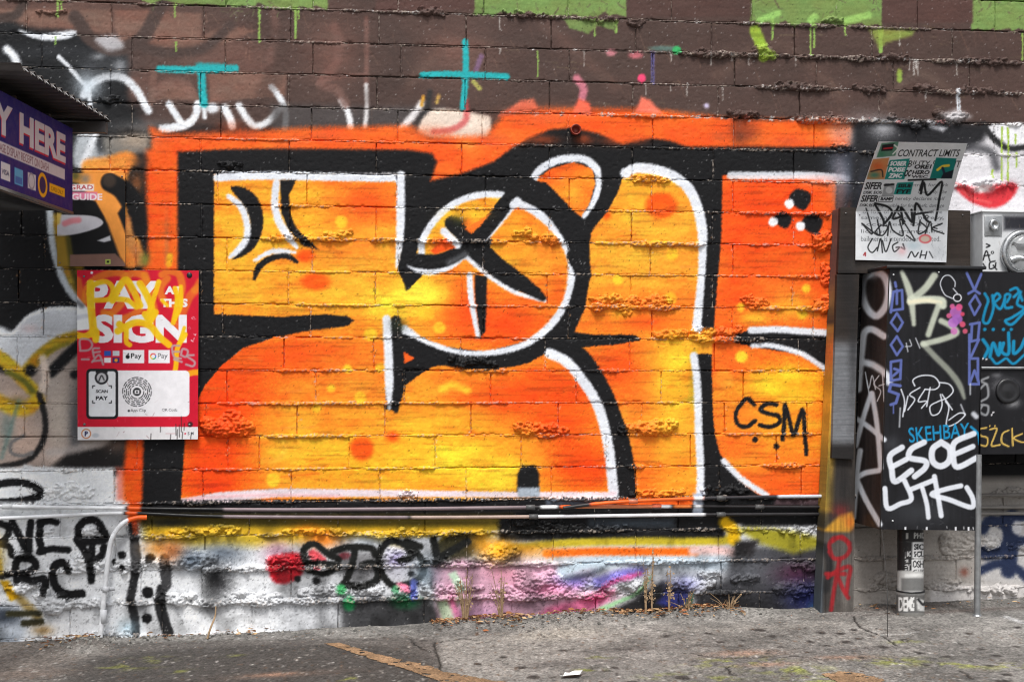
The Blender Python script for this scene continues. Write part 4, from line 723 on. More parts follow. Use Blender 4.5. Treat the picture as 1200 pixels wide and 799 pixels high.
for i, (px, py, rx, ry, pr) in enumerate(LUMPS):
    c0 = at(px, py); RX, RY = rx*PX, ry*PX*(.82 if py > 600 and px < 990 else 1); st = STEP*1.0
    x = np.arange(-RX*1.35, RX*1.35, st); z = np.arange(-RY*1.7, RY*1.6, st); X, Z = np.meshgrid(x, z)
    wx = X+(fbm(X*40+i, Z*40, 3, 2)-.5)*.016; wz = Z+(fbm(X*40+i, Z*40+7, 3, 5)-.5)*.016
    h = np.full(X.shape, -.02); nb = int(rx/ry*2.4)+3; lr = random.Random(i*7+1)
    for q in range(nb):                       # a lump is a run of overlapping dollops
        bx = RX*(-.95+1.9*(q+.5)/nb)+lr.gauss(0, RX*.06); bz = lr.gauss(-.1*RY, RY*.28); br = RY*lr.uniform(.55, 1.05)*(1-.35*abs(bx)/RX); bp = pr*MM*.95*lr.uniform(.55, 1.1)*(br/RY)**.7
        d = ((wx-bx)/(br*1.15))**2+((wz-bz)/br)**2
        h = np.maximum(h, np.where(d < 1, bp*np.sqrt(np.clip(1-d, 0, 1))**.8, -.02))
    body = np.clip(h/(pr*MM*.4), 0, 1)
    cell = np.minimum(worley((X+c0[0])*58+fbm(X*60, Z*60, 2, 3)*1.2, (Z+c0[2])*66, i), 1)
    h = h+body**.5*(np.clip(.5-cell, -.5, .5)*.015+(.42-np.abs(2*fbm((X+c0[0])*48, (Z+c0[2])*60, 2, i % 9)-1)*2.0)*.009+(.4-np.abs(2*fbm((X+c0[0])*120, (Z+c0[2])*130, 2, i % 7)-1)*1.8)*.004)
    V = np.stack([X+c0[0], -h+.0005, Z+c0[2]], -1).reshape(-1, 3); Fq = quads(len(x), len(z)); Fq = Fq[(h.ravel()[Fq] > -.012).any(1)]
    used = np.unique(Fq); rm = np.full(len(V), -1); rm[used] = np.arange(len(used)); V = V[used]; Fq = rm[Fq]; V[:, 1] = np.minimum(V[:, 1], .012)
    c = wcol(V[:, 0]+rng.normal(0, .003, len(V)), V[:, 2]+rng.normal(0, .003, len(V)))
    mesh('mortar_lump', V, Fq, 'mortar', wall, c, True)
# short weep pipe stub set in the wall
c0 = at(674, 153); v, f = lathe([(.020, 0), (.025, 0), (.025, .03), (.020, .03), (.018, .004), (.0, .004)], 20)
V = np.stack([c0[0]+v[:, 0], -v[:, 2]-.001, c0[2]+v[:, 1]], 1); mesh('pipe_stub', V, f, 'pipe', wall, np.tile(lin(C(130, 50, 36)), (len(V), 1)))
# ------------------------------------------------------------------ ground
def gz(x, y):
    x = np.asarray(x, float); y = np.asarray(y, float)
    z = .070+.0225*np.clip(x, -6, 6)+.004*np.clip(y, -8, 0)
    z = z+(fbm(x*1.3+40, y*1.3+40, 3, 3)-.5)*.03*np.clip(-y*2, 0, 1)
    q = proj(x, 0.0*y, .09+0*x)[0]
    # rubble and dirt banked against the foot of the wall
    z = z+.014*np.exp(-(y/.10)**2)*(.4+1.2*fbm(x*6, y*6, 3, 14))
    z = z+.045*np.exp(-((q-675)/60)**2-((y+.12)/.16)**2)+.03*np.exp(-((q-560)/60)**2-((y+.08)/.10)**2)+.03*np.exp(-((q-110)/26)**2-((y+.12)/.14)**2)+.03*np.exp(-((q-820)/70)**2-((y+.05)/.1)**2)
    return z
def gp(px, py):
    p = atz(px, py, .09)
    for _ in range(4): p = atz(px, py, float(gz(p[0], p[1])))
    return p
G = Canvas(-3.3, -2.0, 3.5, .12, 260, C(132, 129, 125))
def gpt(px, py): p = gp(px, py); return (p[0], p[1])
gx, gy = np.meshgrid(np.arange(G.W)/G.sc+G.x0, np.arange(G.H)/G.sc+G.y0)
n1 = fbm(gx*3.2, gy*3.2, 5, 1); n2 = fbm(gx*11, gy*11, 4, 9); n3 = fbm(gx*60, gy*60, 3, 5)
G.a *= (.66+.5*n1+.34*(n2-.5))[..., None].astype(np.float32)
def gpoly(pts, col, soft, op=1, sm=True, grain=.5): G.poly([gpt(*p) for p in pts], col, soft, op, sm, grain)
gpoly([(-120, 770), (0, 760), (200, 752), (380, 748), (505, 748), (516, 768), (520, 805), (300, 830), (-160, 830)], C(92, 88, 85), .03, .85)
gpoly([(120, 770), (300, 756), (470, 760), (510, 805), (100, 805)], C(66, 64, 62), .08, .8)
gpoly([(0, 752), (110, 748), (120, 765), (0, 790)], C(112, 104, 98), .06, .7)
gpoly([(520, 752), (600, 745), (740, 742), (640, 775), (560, 800), (524, 800)], C(150, 147, 142), .05, .6)
for x, y, w, h, c, o in ((100, 757, .10, .10, C(140, 138, 134), .7), (650, 742, .22, .10, C(156, 150, 140), .8), (740, 760, .3, .05, C(92, 88, 86), .6), (690, 775, .3, .05, C(100, 96, 94), .5), (880, 770, .25, .06, C(96, 92, 90), .6), (1020, 760, .3, .05, C(98, 94, 92), .6), (1100, 790, .3, .06, C(110, 106, 102), .5), (1130, 715, .5, .05, C(92, 82, 78), .7), (1050, 712, .3, .05, C(100, 88, 82), .7), (900, 735, .5, .06, C(146, 142, 136), .5), (30, 790, .2, .1, C(120, 100, 88), .4), (330, 790, .25, .06, C(112, 92, 80), .4)):
    p = gpt(x, y); G.glow(p[0], p[1], w, h, c, o, .6)
# moss
for x, y, w in ((175, 772, .10), (150, 780, .12), (205, 786, .06), (690, 785, .06), (860, 775, .16), (780, 792, .08), (840, 795, .08), (1060, 752, .06), (1050, 775, .14), (1120, 778, .08), (930, 785, .14), (960, 796, .12), (1180, 780, .1), (1140, 780, .06), (700, 770, .05), (410, 795, .05), (270, 768, .05)):
    p = gpt(x, y); w_ = G.win(p[0]-2*w, p[1]-w, p[0]+2*w, p[1]+w); X, Y = w_[2], w_[3]
    al = np.exp(-((X-p[0])/w)**2-((Y-p[1])/(w*.5))**2)*np.clip((fbm(X*22, Y*22, 4, 2)-.47)*7, 0, 1); G.blend(w_, np.clip(al, 0, 1), C(136, 142, 66), .75, .3)
# orange-pink stains and worn yellow stripe
for x, y, w in ((870, 765, .14), (990, 770, .12), (900, 778, .1), (320, 790, .1)):
    p = gpt(x, y); G.glow(p[0], p[1], w, w*.4, C(176, 132, 108), .5, .8)
STRIPE = [gpt(378, 754), gpt(398, 753), gpt(440, 766), gpt(505, 780), gpt(518, 786), gpt(600, 800), gpt(640, 815), gpt(560, 815), gpt(510, 797), gpt(440, 775)]
STRIPE2 = [gpt(960, 790), gpt(985, 787), gpt(1010, 789), gpt(1035, 796), gpt(1075, 812), gpt(1010, 812)]
# oil and gum spots
for x, y, r in ((992, 752, 5), (1005, 748, 4), (985, 742, 5), (962, 741, 5), (1060, 750, 5), (1035, 758, 5), (950, 752, 4), (1180, 790, 5), (1168, 768, 5), (1190, 757, 3), (1160, 780, 4), (1110, 769, 4), (1085, 779, 4), (1175, 798, 6), (1010, 770, 4), (970, 756, 3), (945, 764, 4), (915, 758, 3), (890, 738, 7), (845, 752, 4), (830, 742, 4), (740, 800, 6), (800, 794, 7), (780, 745, 5), (625, 793, 6), (870, 750, 3), (905, 745, 4), (1020, 745, 3), (1135, 742, 4), (1150, 760, 4), (1192, 735, 4), (1078, 765, 5), (1000, 738, 4), (560, 778, 4), (590, 770, 4), (610, 782, 5), (720, 782, 4), (660, 762, 4)):
    p = gpt(x, y); G.dot(p[0], p[1], r*.0042, C(52, 48, 46), .008, .85, r*.0056)
for _ in range(2400):
    px_, py_ = random.uniform(0, 1200), random.uniform(735, 800); p = gpt(px_, py_)
    G.dot(p[0], p[1], random.uniform(.002, .007), random.choice([C(54, 50, 48), C(70, 66, 62), C(164, 160, 154), C(190, 188, 184), C(92, 70, 54)]), .004, random.uniform(.3, .9), random.uniform(.004, .016))
# cracks
for pts in ([(1000, 722), (1008, 735), (1025, 742), (1040, 747), (1052, 758)], [(508, 752), (512, 765), (516, 780), (520, 800)], [(515, 752), (540, 748), (560, 750)], [(800, 765), (860, 772), (930, 768), (985, 775)], [(1125, 785), (1140, 798)], [(850, 780), (862, 795)], [(480, 748), (490, 758), (510, 766)]):
    q = [gpt(*p) for p in pts]; qq = []
    for a, b in zip(q[:-1], q[1:]):
        for t in np.linspace(0, 1, 5, endpoint=False): qq.append((a[0]+(b[0]-a[0])*t+random.gauss(0, .006), a[1]+(b[1]-a[1])*t+random.gauss(0, .008)))
    G.stroke(qq, .010, C(34, 32, 30), .004, .95, False)
G.stroke([gpt(1032, 744), gpt(1060, 743), gpt(1075, 740)], .008, C(206, 206, 204), .004, .8, False); G.stroke([gpt(1178, 722), gpt(1200, 730)], .03, C(200, 200, 202), .02, .7, False); G.stroke([gpt(1130, 735), gpt(1100, 740)], .01, C(170, 168, 164), .01, .6, False)
G.a[n3 > .66] *= .80; G.a[n3 < .30] *= 1.14; G.a = np.clip(G.a, 0, 1)
G.a *= (.9+.2*rng.random(G.a.shape[:2])[..., None]).astype(np.float32)
xs = np.r_[np.linspace(-60, -6, 10), np.linspace(-5, -3.2, 8), np.arange(-3.1, 3.5, .0085), np.linspace(3.6, 5, 8), np.linspace(6, 60, 10)]
ys = np.r_[np.linspace(-80, -8, 10), np.linspace(-6, -2.0, 12), np.arange(-1.95, .05, .012), .2, 1.5]
X, Y = np.meshgrid(xs, ys); Z = gz(X, Y)
fine = (np.abs(X) < 3.5) & (Y > -1.95)
rel = (fbm(X*40, Y*40, 3, 6)-.5)*.006+np.clip(.45-worley(X*70, Y*70, 4), 0, 1)*.008*np.clip((fbm(X*3, Y*3, 2, 17)-.4)*4, .15, 1)
crk = np.exp(-((G.sample(X, Y).mean(2) < .035)*1.0-1)**2*50); Z = Z+np.where(fine, rel-crk*.004, 0)
Vg = np.stack([X, Y, Z], -1).reshape(-1, 3)
tag(mesh('ground', Vg, quads(len(xs), len(ys)), 'ground', None, G.sample(X, Y).reshape(-1, 3), True), kind='structure')

# worn yellow stripe: two remnants of one painted line, a thin ragged layer on the paving
def remnant(poly):
    p = np.array(poly); x0, y0 = p.min(0); x1, y1 = p.max(0); st = .007
    X, Y = np.meshgrid(np.arange(x0, x1, st), np.arange(y0, y1, st)); ins = np.zeros(X.shape, bool)
    for a, b in zip(p, np.roll(p, -1, 0)):
        if a[1] != b[1]: ins ^= ((a[1] > Y) != (b[1] > Y)) & (X < (b[0]-a[0])*(Y-a[1])/(b[1]-a[1])+a[0])
    ins &= fbm(X*24, Y*24, 4, 3) > .25; ins &= fbm(X*80, Y*80, 2, 4) > .16
    V = np.stack([X, Y, gz(X, Y)+(fbm(X*40, Y*40, 3, 6)-.5)*.006+np.clip(.45-worley(X*70, Y*70, 4), 0, 1)*.008*np.clip((fbm(X*3, Y*3, 2, 17)-.4)*4, .15, 1)+.003], -1).reshape(-1, 3)
    Fq = quads(X.shape[1], X.shape[0]); Fq = Fq[ins.ravel()[Fq].all(1)]
    used = np.unique(Fq); rm = np.full(len(V), -1); rm[used] = np.arange(len(used))
    c = lin(C(148, 120, 92)*(.72+.45*fbm(X*14, Y*14, 4, 8).ravel()[used][:, None])); return V[used], rm[Fq], c
for s_ in (STRIPE, STRIPE2):
    V, Fq, c = remnant(s_); tag(mesh('road_marking', V, Fq, 'ground', None, c), kind='structure')

# ------------------------------------------------------------------ conduits along the wall, sprayed over with it
def conduit(pts, Y, r, label, couplings, tint=None):
    P = [at(x, y, Y) for x, y in pts]; V, Fq = tube(smooth_path(P, 8), r, 10, .006); mid = len(V)//2
    root = empty('conduit', tuple(P[0]), label, 'conduit', 'conduits along the wall')
    c = wcol(V[:, 0], V[:, 2]); c = c*.75+.25*c.mean(1, keepdims=True) if tint is None else tint(V, c)
    p = mesh('pipe', V, Fq, 'pipe', None, c, True); adopt(root, p)
    for cx in couplings:
        i = int(np.argmin([abs(q[0]-at(cx, 600, Y)[0]) for q in V[::10]])); ctr = V[i*10:i*10+10].mean(0)
        v, f = tube([ctr+(-.022, 0, 0), ctr+(-.021, 0, 0), ctr+(.021, 0, 0), ctr+(.022, 0, 0)], [r*.9, r*1.45, r*1.45, r*.9], 12)
        q = mesh('coupling', v, f, 'pipe', None, wcol(v[:, 0], v[:, 2])*.8+.08, True); subs(p, q)
def paint_runs(runs, base):
    def f(V, c):
        px = proj(V[:, 0], V[:, 1], V[:, 2])[0]; out = np.tile(lin(base), (len(V), 1))
        for x0, x1, col in runs:
            a = np.clip((px-x0)/4, 0, 1)*np.clip((x1-px)/4, 0, 1); out = out*(1-a[:, None])+lin(col)*a[:, None]
        return out*(.85+.3*vnoise(px/9, V[:, 2]*50, 3))[:, None]
    return f
WH, OR, LV = C(226, 228, 231), C(240, 96, 30), C(120, 106, 110)
conduit([(-160, 590), (0, 593), (120, 595), (300, 597), (480, 596), (640, 594), (800, 593), (980, 594), (1300, 594)], -.026, .0088, 'thin upper conduit crossing the whole wall, white at its left end', [8, 622, 770, 890],
        paint_runs([(-200, 148, WH), (148, 166, OR), (166, 260, BLK), (260, 620, LV), (632, 655, WH), (655, 672, OR), (672, 770, C(210, 130, 90)), (766, 788, WH), (788, 812, C(236, 130, 60)), (812, 824, WH), (1000, 1400, C(130, 126, 122))], C(34, 32, 34)))
conduit([(-160, 612), (0, 607), (70, 604), (150, 601), (260, 605), (480, 606), (640, 605), (800, 603), (980, 602), (1300, 601)], -.024, .0085, 'thin lower conduit crossing the whole wall, rising at its left end', [625, 845],
        paint_runs([(-200, 146, WH), (146, 162, OR), (162, 260, BLK), (260, 480, LV), (480, 624, C(160, 140, 130)), (624, 828, C(214, 214, 218)), (1000, 1400, C(130, 126, 122))], C(36, 34, 36)))
conduit([(660, 595), (700, 590), (760, 586), (850, 583), (980, 581), (1300, 579)], -.044, .0085, 'short thin conduit sloping up to the right above the other two', [742, 845],
        paint_runs([(655, 690, C(40, 40, 42)), (690, 826, OR), (812, 826, WH), (910, 980, C(190, 194, 202)), (1000, 1400, C(120, 116, 112))], C(44, 42, 46)))
P = [at(172, 606, -.03), at(158, 607, -.04), at(144, 613, -.05), at(133, 627, -.055), at(128, 645, -.055), at(124, 680, -.055), at(121, 710, -.055)]
foot = at(117, 752, -.06); foot[2] = float(gz(foot[0], -.06))-.02; P.append(foot)
V, Fq = tube(smooth_path(P, 8), .0112, 12, .006); root = empty('conduit', tuple(foot), 'white conduit elbow bending down the wall into the ground', 'conduit', 'conduits along the wall')
px = proj(V[:, 0], V[:, 1], V[:, 2])[0]; c = np.where((px > 150)[:, None], lin(OR), lin(C(224, 226, 229))); c = c*(.85+.25*vnoise(V[:, 0]*60, V[:, 2]*60))[:, None]
adopt(root, mesh('pipe', V, Fq, 'pipe', None, c, True))
for y, hh in ((690, .012), (722, .03)):
    q = at(124-(y-690)*.09, y, -.055); v, f = tube([q+(0, 0, -hh-.001), q+(0, 0, -hh), q+(0, 0, hh), q+(0, 0, hh+.001)], [.011, .0155, .0155, .011], 14)
    adopt(root, mesh('coupling', v, f, 'pipe', None, np.tile(lin(C(200, 202, 206)), (len(v), 1)), True))
q = at(126, 690, -.055); v, f = box_vf(q[0]-.03, q[0]+.03, -.046, -.042, q[2]-.009, q[2]+.009); adopt(root, mesh('strap', v, f, 'pipe', None, np.tile(lin(C(196, 198, 202)), (8, 1))))

# ------------------------------------------------------------------ flat panels measured in the photograph on their own planes
def quad_P(Wc):
    Wc = [np.array(w) for w in Wc]
    return lambda s, t: (Wc[0]*(1-s)[:, None]+Wc[1]*s[:, None])*(1-t)[:, None]+(Wc[3]*(1-s)[:, None]+Wc[2]*s[:, None])*t[:, None]
def px_panel(name, q, Y, cv, thick, m='sheet', parent=None, dens=1.1, side=None, dent=0.0):
    Pf = quad_P([at(x, y, Y) for x, y in q]); w = max(abs(q[1][0]-q[0][0]), 2); h = max(abs(q[3][1]-q[0][1]), 2)
    def P(s, t):
        V = Pf(s, t)
        if dent: V[:, 1] += dent*(fbm(V[:, 0]*7, V[:, 2]*7, 3, 5)-.5)
        return V
    return slab(name, P, int(w/dens)+2, int(h/dens)+2, (0, thick, 0), lambda s, t, V: cv.sample(*proj(V[:, 0], np.full(len(V), Y), V[:, 2])), m, parent, side)
def screw(px_, py_, Y, r, root, m='screw'):
    c0 = at(px_, py_, Y); v, f = lathe([(r, 0), (r, .002), (r*.7, .0045), (0, .005)], 14)
    o = mesh('screw', np.stack([c0[0]+v[:, 0], Y-v[:, 2], c0[2]+v[:, 1]], 1), f, m, None, None, True); adopt(root, o)

# --- red payment sign
S = Canvas(84, 310, 240, 520, 4, C(198, 18, 46)); OY, YL2 = C(226, 134, 30), C(246, 190, 12)
S.glow(165, 345, 60, 30, C(206, 30, 50), .5)
SW = C(228, 226, 230)
S.stroke([(90, 330), (94, 350), (100, 372), (110, 388)], 12, C(214, 110, 34), 2, .8); S.stroke([(100, 352), (104, 334), (122, 322), (142, 320), (150, 332), (146, 350), (132, 366), (120, 372)], 9, OY, 2, .75); S.stroke([(140, 345), (146, 326), (158, 320), (170, 326), (172, 346), (160, 366), (140, 374), (122, 366)], 9, OY, 2, .75)
S.stroke([(170, 322), (176, 345), (182, 372), (172, 380)], 9, OY, 2, .7); S.stroke([(190, 322), (198, 318), (210, 322), (213, 340), (204, 356), (192, 352), (188, 338), (196, 326)], 9, OY, 2, .75); S.stroke([(232, 338), (222, 348), (212, 372), (206, 384)], 10, C(224, 120, 30), 2, .7); S.stroke([(228, 340), (234, 330)], 8, OY, 2, .6)
S.text('PAY', [(102.5, 329), (188, 362)], SW, .05); S.text('AT', [(193, 335.5), (213, 345)], SW, .05); S.text('THIS', [(188, 350), (220, 360)], SW, .05); S.text('SIGN', [(108.5, 368.5), (219, 402)], SW, .05)
S.poly([(88, 344), (98, 356), (108, 366), (105, 386), (88, 388)], C(232, 234, 238), 1.5); S.stroke([(88, 352), (96, 358)], 6, C(60, 62, 68), 3, .7); S.stroke([(90, 372), (104, 370)], 5, C(190, 194, 204), 2, .7)
Y2 = lambda p, w=8, o=.93: S.stroke(p, w, YL2, 1.2, o)
Y2([(106, 332), (106, 350), (108, 372), (110, 392)], 9); Y2([(104, 344), (110, 334), (124, 330), (132, 338), (128, 350), (112, 352)], 6); Y2([(132, 352), (140, 336), (148, 328), (156, 340), (164, 358)], 8); Y2([(134, 350), (150, 352), (160, 360)], 6); Y2([(164, 332), (172, 346), (178, 362), (176, 376)], 8); Y2([(186, 330), (180, 350), (172, 372)], 6)
Y2([(170, 368), (176, 374), (182, 366)], 8); Y2([(140, 380), (144, 384), (138, 388)], 8); Y2([(144, 384), (160, 378), (176, 382), (186, 394), (198, 404)], 8); Y2([(148, 386), (148, 400), (152, 404)], 6); Y2([(205, 338), (208, 350), (206, 364), (203, 378)], 6); Y2([(212, 336), (212, 358), (205, 374)], 5); Y2([(190, 352), (196, 358)], 4); Y2([(217, 392), (208, 408), (206, 430), (202, 448), (200, 456, 9)], 6); Y2([(207, 450), (212, 442), (224, 437), (234, 436)], 7, .8); Y2([(88, 392), (100, 394), (112, 388), (112, 398)], 8); Y2([(216, 384), (210, 402)], 4)
for x, y, c in ((122, 412, C(40, 80, 170)), (132, 412, C(190, 196, 204)), (122, 420, C(226, 224, 226)), (132, 420, C(50, 46, 110))): S.rect(x, y-1, x+8, y+5, c, .4)
S.dot(136, 422, 2, C(220, 140, 40), .5); S.rect(144, 410, 169, 425.5, SW, .5); S.rect(174, 410, 199, 425.5, SW, .5); S.dot(149.6, 418, 2.4, C(20, 20, 22), .5); S.dot(150.4, 414.6, .9, C(20, 20, 22), .4); S.text('Pay', [(153.5, 414), (166, 421.5)], C(30, 30, 32), .015); S.text('Pay', [(185, 414), (196.5, 421.5)], C(60, 62, 66), .005)
for a0, a1, c in ((-.6, .6, C(60, 110, 220)), (.6, 2.0, C(50, 160, 80)), (2.0, 3.6, C(240, 180, 20)), (3.6, 5.6, C(220, 60, 50))): S.stroke([(179.5+3*math.cos(a), 417.5+3*math.sin(a)) for a in np.linspace(a0, a1, 6)], 1.3, c, .4)
GT = lambda p: S.stroke(p, 2.6, C(178, 150, 152), .8, .9)
GT([(94, 410), (94, 398), (104, 398), (108, 404), (104, 410), (94, 411)]); GT([(116, 408), (109, 409), (110, 418)]); GT([(110, 413), (117, 412)]); GT([(108, 424), (116, 416), (121, 427)]); GT([(96, 421), (104, 421)]); GT([(110, 423), (120, 422)])
GT([(210, 405), (202, 406), (204, 418), (212, 420)]); GT([(203, 412), (210, 412)]); GT([(212, 416), (214, 409), (220, 411), (218, 418), (212, 416)]); GT([(227, 416), (219, 417), (228, 424), (226, 429), (218, 427)]); GT([(204, 421), (213, 424)])
def rrect(cv, x0, y0, x1, y1, r, c, soft=.5):
    p = []
    for cx, cy, a in ((x1-r, y0+r, -90), (x1-r, y1-r, 0), (x0+r, y1-r, 90), (x0+r, y0+r, 180)):
        p += [(cx+r*math.cos(R_(a+t)), cy+r*math.sin(R_(a+t))) for t in (0, 22, 45, 68, 90)]
    cv.poly(p, c, soft)
rrect(S, 120, 434, 222, 488, 5, SW); rrect(S, 101, 432, 138.5, 491, 5, C(26, 26, 30)); rrect(S, 104, 435, 135.5, 488, 3, C(222, 224, 228)); S.rect(112, 434, 126, 437, C(26, 26, 30), .5)
S.dot(119, 442.5, 8, C(40, 40, 44), .6); S.dot(119, 442.5, 5.6, C(190, 190, 194), .6); S.stroke([(116, 446), (119, 440), (122, 445)], 1.6, C(60, 60, 64), .6)
S.text('SCAN', [(112.5, 456.5), (126.5, 460.3)], C(30, 30, 34), .03); S.text('PAY', [(112.3, 464), (126.7, 468.6)], C(30, 30, 34), .04)
for x, y, dx, dy in ((108.5, 452, 1, 1), (130.5, 452, -1, 1), (108.5, 472, 1, -1), (130.5, 472, -1, -1)): S.stroke([(x+2.5*dx, y), (x, y), (x, y+2.5*dy)], 1.2, C(30, 30, 34), .4, 1, False)
for r in (8, 10.2, 12.4, 14.6, 16.8):
    a = random.uniform(0, 1); e = a+6.28
    while a < e-.3:
        l = random.uniform(.2, .9)*9/r; S.stroke([(160.5+r*math.cos(t), 459+r*math.sin(t)) for t in np.linspace(a, min(a+l, e-.1), 5)], 1.05, C(34, 34, 38), .35); a += l+2.4/r
S.dot(160.5, 459, 4.8, C(28, 28, 32), .5); S.rect(157.8, 457, 163.2, 461.4, SW, .4); S.dot(160.5, 459.2, 1.2, C(28, 28, 32), .4); S.dot(151, 481.2, 1.3, C(30, 30, 34), .4); S.text('App Clip', [(153, 479), (171, 483.6)], C(44, 44, 48)); S.text('QR Code', [(190, 478.6), (208, 482.4)], C(70, 70, 74))
S.rect(84, 500, 240, 520, C(218, 216, 218), .6); S.dot(101, 508, 5.8, C(186, 110, 60), .5); S.dot(101, 508, 4.6, C(222, 222, 226), .5); S.text('P', [(99.3, 505), (103.2, 511)], C(40, 44, 90), .05); S.dot(112, 510, 4, C(176, 182, 190), 1, .8, 2.6)
S.text('S M', [(220, 506), (227, 509.5)], C(60, 60, 66), .02); S.rect(194, 507.4, 206, 508.4, C(196, 150, 156), .4, .7); S.rect(216, 507, 218, 509, C(206, 60, 80), .4)
for x, y0, y1 in ((177, 508, 515), (206, 497, 510), (208, 503, 514), (210, 498, 512), (214, 506, 514), (200, 509, 515), (212.5, 488, 506), (216, 496, 504), (224, 509, 514), (188, 500, 506)): S.stroke([(x, y0), (x+random.uniform(-.6, .6), y1)], .9, C(40, 34, 34), .5, .9)
S.dot(223, 497, 3, C(50, 30, 30), 1, .9); S.scratch(90, 318, 232, 514, 60, C(236, 200, 204), .5, (1, 5), None, (.3, .7)); S.scratch(90, 318, 232, 514, 40, C(90, 20, 26), .5, (1, 6), None, (.3, .7)); S.scratch(222, 370, 231, 400, 14, SW, .9, (1, 3)); S.dot(107.5, 319.6, 1.6, SW, .5)
sign = empty('pay_sign', tuple(at(161, 515, -.03)), 'red and white payment sign oversprayed in yellow, bolted to the wall', 'sign')
adopt(sign, px_panel('panel', [(90.2, 316.5), (232.8, 317), (231.8, 514.5), (91, 515.5)], -.032, S, .004, 'sheet', None, .68, lin(C(150, 150, 152))))
screw(222, 322.5, -.032, .0125, sign, 'black'); screw(98.5, 324, -.032, .005, sign); screw(99, 497, -.032, .006, sign); screw(222, 497.5, -.032, .006, sign)
for px_, py_ in ((98.5, 324), (222, 322.5), (99, 497), (222, 497.5)):
    c0 = at(px_, py_, -.028); v, f = lathe([(.006, 0), (.006, .03)], 10); adopt(sign, mesh('spacer', np.stack([c0[0]+v[:, 0], -.028+v[:, 2], c0[2]+v[:, 1]], 1), f, 'screw'))

# --- painted-over sign behind it
O = Canvas(60, 195, 152, 318, 3.5, C(24, 24, 26))
O.poly([(60, 190), (152, 190), (152, 320), (140, 300), (126, 262), (110, 236), (92, 215), (80, 212)], C(240, 150, 66), 2.5); O.stroke([(129, 214), (142, 222), (152, 236)], 22, BLK, 2); O.dot(128, 212, 8, C(60, 50, 44), 3); O.glow(88, 206, 8, 8, C(70, 76, 40), .9); O.glow(100, 210, 6, 6, C(120, 116, 110), .8); O.poly([(138, 250), (152, 285), (152, 250), (146, 238)], BLK, 2)
O.rect(60, 216, 110, 224, C(226, 220, 222), 1.2); O.text('GRAD', [(82, 217), (109, 222.5)], C(170, 50, 60), .02); O.rect(60, 225, 114, 234, C(214, 120, 150), 1.5); O.text('GUIDE', [(84, 227), (120, 235)], C(228, 214, 220), .03); O.poly([(60, 233), (112, 236), (122, 254), (132, 298), (60, 300)], BLK, 2)
O.poly([(60, 254), (90, 252), (112, 254), (121, 261), (112, 268), (86, 275), (60, 276)], C(196, 194, 202), 1.2, 1, True); O.stroke([(76, 262), (84, 259), (92, 258)], 7, C(216, 120, 130), 2, .8); O.poly([(60, 276), (80, 277), (84, 298), (86, 312), (60, 318)], C(150, 120, 40), 2.5); O.stroke([(80, 280), (84, 310)], 6, C(80, 74, 30), 3); O.poly([(60, 248), (72, 250), (70, 262), (60, 268)], C(210, 180, 90), 2)
O.poly([(82, 298.5), (135, 297), (148, 310), (152, 320), (82, 320)], C(126, 94, 84), 1); O.poly([(114, 282), (129, 276), (130, 282), (122, 284)], C(200, 200, 206), 1.2); O.rect(123.5, 304, 129.5, 309.5, C(180, 200, 90), .5); O.rect(125, 305.5, 128, 308, C(30, 34, 20), .5)
old = px_panel('panel', [(67, 203), (146.5, 203), (146.8, 312), (67, 312)], -.017, O, .004, 'sheet', None, .7, lin(C(120, 110, 100)))
root = empty('painted_sign', tuple(at(107, 312, -.015)), 'old sign plate sprayed over in orange and black above the red sign', 'sign'); adopt(root, old)
for x, y in ((70, 308), (143, 207)): screw(x, y, -.017, .004, root)

# ------------------------------------------------------------------ pay station head with corrugated canopy, upper left
dirv = ray(650, HOR); dirv /= np.linalg.norm(dirv); near = -dirv; lft = np.array([-dirv[1], dirv[0], 0])
pf = at(85, 250, -.35); zb = pf[2]; zt = at(85, 151, -.35)[2]; LEN = .86; WID = .40
def face_pt(px, py):
    n = np.cross(dirv, [0, 0, 1.0]); d = ray(px, py); t = np.dot(pf-CAM, n)/np.dot(d, n); p = CAM+d*t
    return (float(LEN-np.dot(p-pf, near))*1000, float(zt-p[2])*1000)      # millimetres from the near end, down from the top
HM = (zt-zb)*1000
K_ = Canvas(0, 0, LEN*1000, HM, .55, C(24, 31, 112))
def kq(q): return [face_pt(*p) for p in q]
h = kq([(23, 130), (77, 160), (76, 191.5), (22, 167.5)]); hx0, hx1, hy0, hy1 = h[0][0], h[1][0], (h[0][1]+h[1][1])/2, (h[2][1]+h[3][1])/2
yx1 = face_pt(15, 130)[0]; wy = (hx1-hx0)*.80
for dx, dy, c in ((-5, 7, C(196, 30, 60)), (0, 0, C(206, 204, 212))):
    K_.text('HERE', [(hx0+dx, hy0+dy), (hx1+dx, hy1+dy)], c, .045); K_.text('PAY', [(yx1-wy+dx, hy0+dy), (yx1+dx, hy1+dy)], c, .045)
st = kq([(0, 164.5), (76, 199), (76, 212), (0, 178.5)]); sy0, sy1 = (st[0][1]+st[1][1])/2, (st[2][1]+st[3][1])/2
K_.rect(20, sy0, st[1][0], sy1, C(206, 202, 208), 2); tx = face_pt(57, 195)[0]; K_.text('PLEASE DISPLAY RECEIPT ON DASH', [(40, sy0+8), (tx, sy1-6)], C(110, 60, 76), 0.0, 0, .9)
def kr(q, c, **a): p = kq(q); K_.rect(min(i[0] for i in p), (p[0][1]+p[1][1])/2, max(i[0] for i in p), (p[2][1]+p[3][1])/2, c, 2)
kr([(1, 189), (12, 193), (11.5, 213), (1, 209.5)], C(214, 214, 218)); p = kq([(2, 198), (11, 201), (11, 207), (2, 204)]); K_.text('VISA', [(p[0][0], (p[0][1]+p[1][1])/2), (p[1][0], (p[2][1]+p[3][1])/2)], C(50, 54, 90), .02)
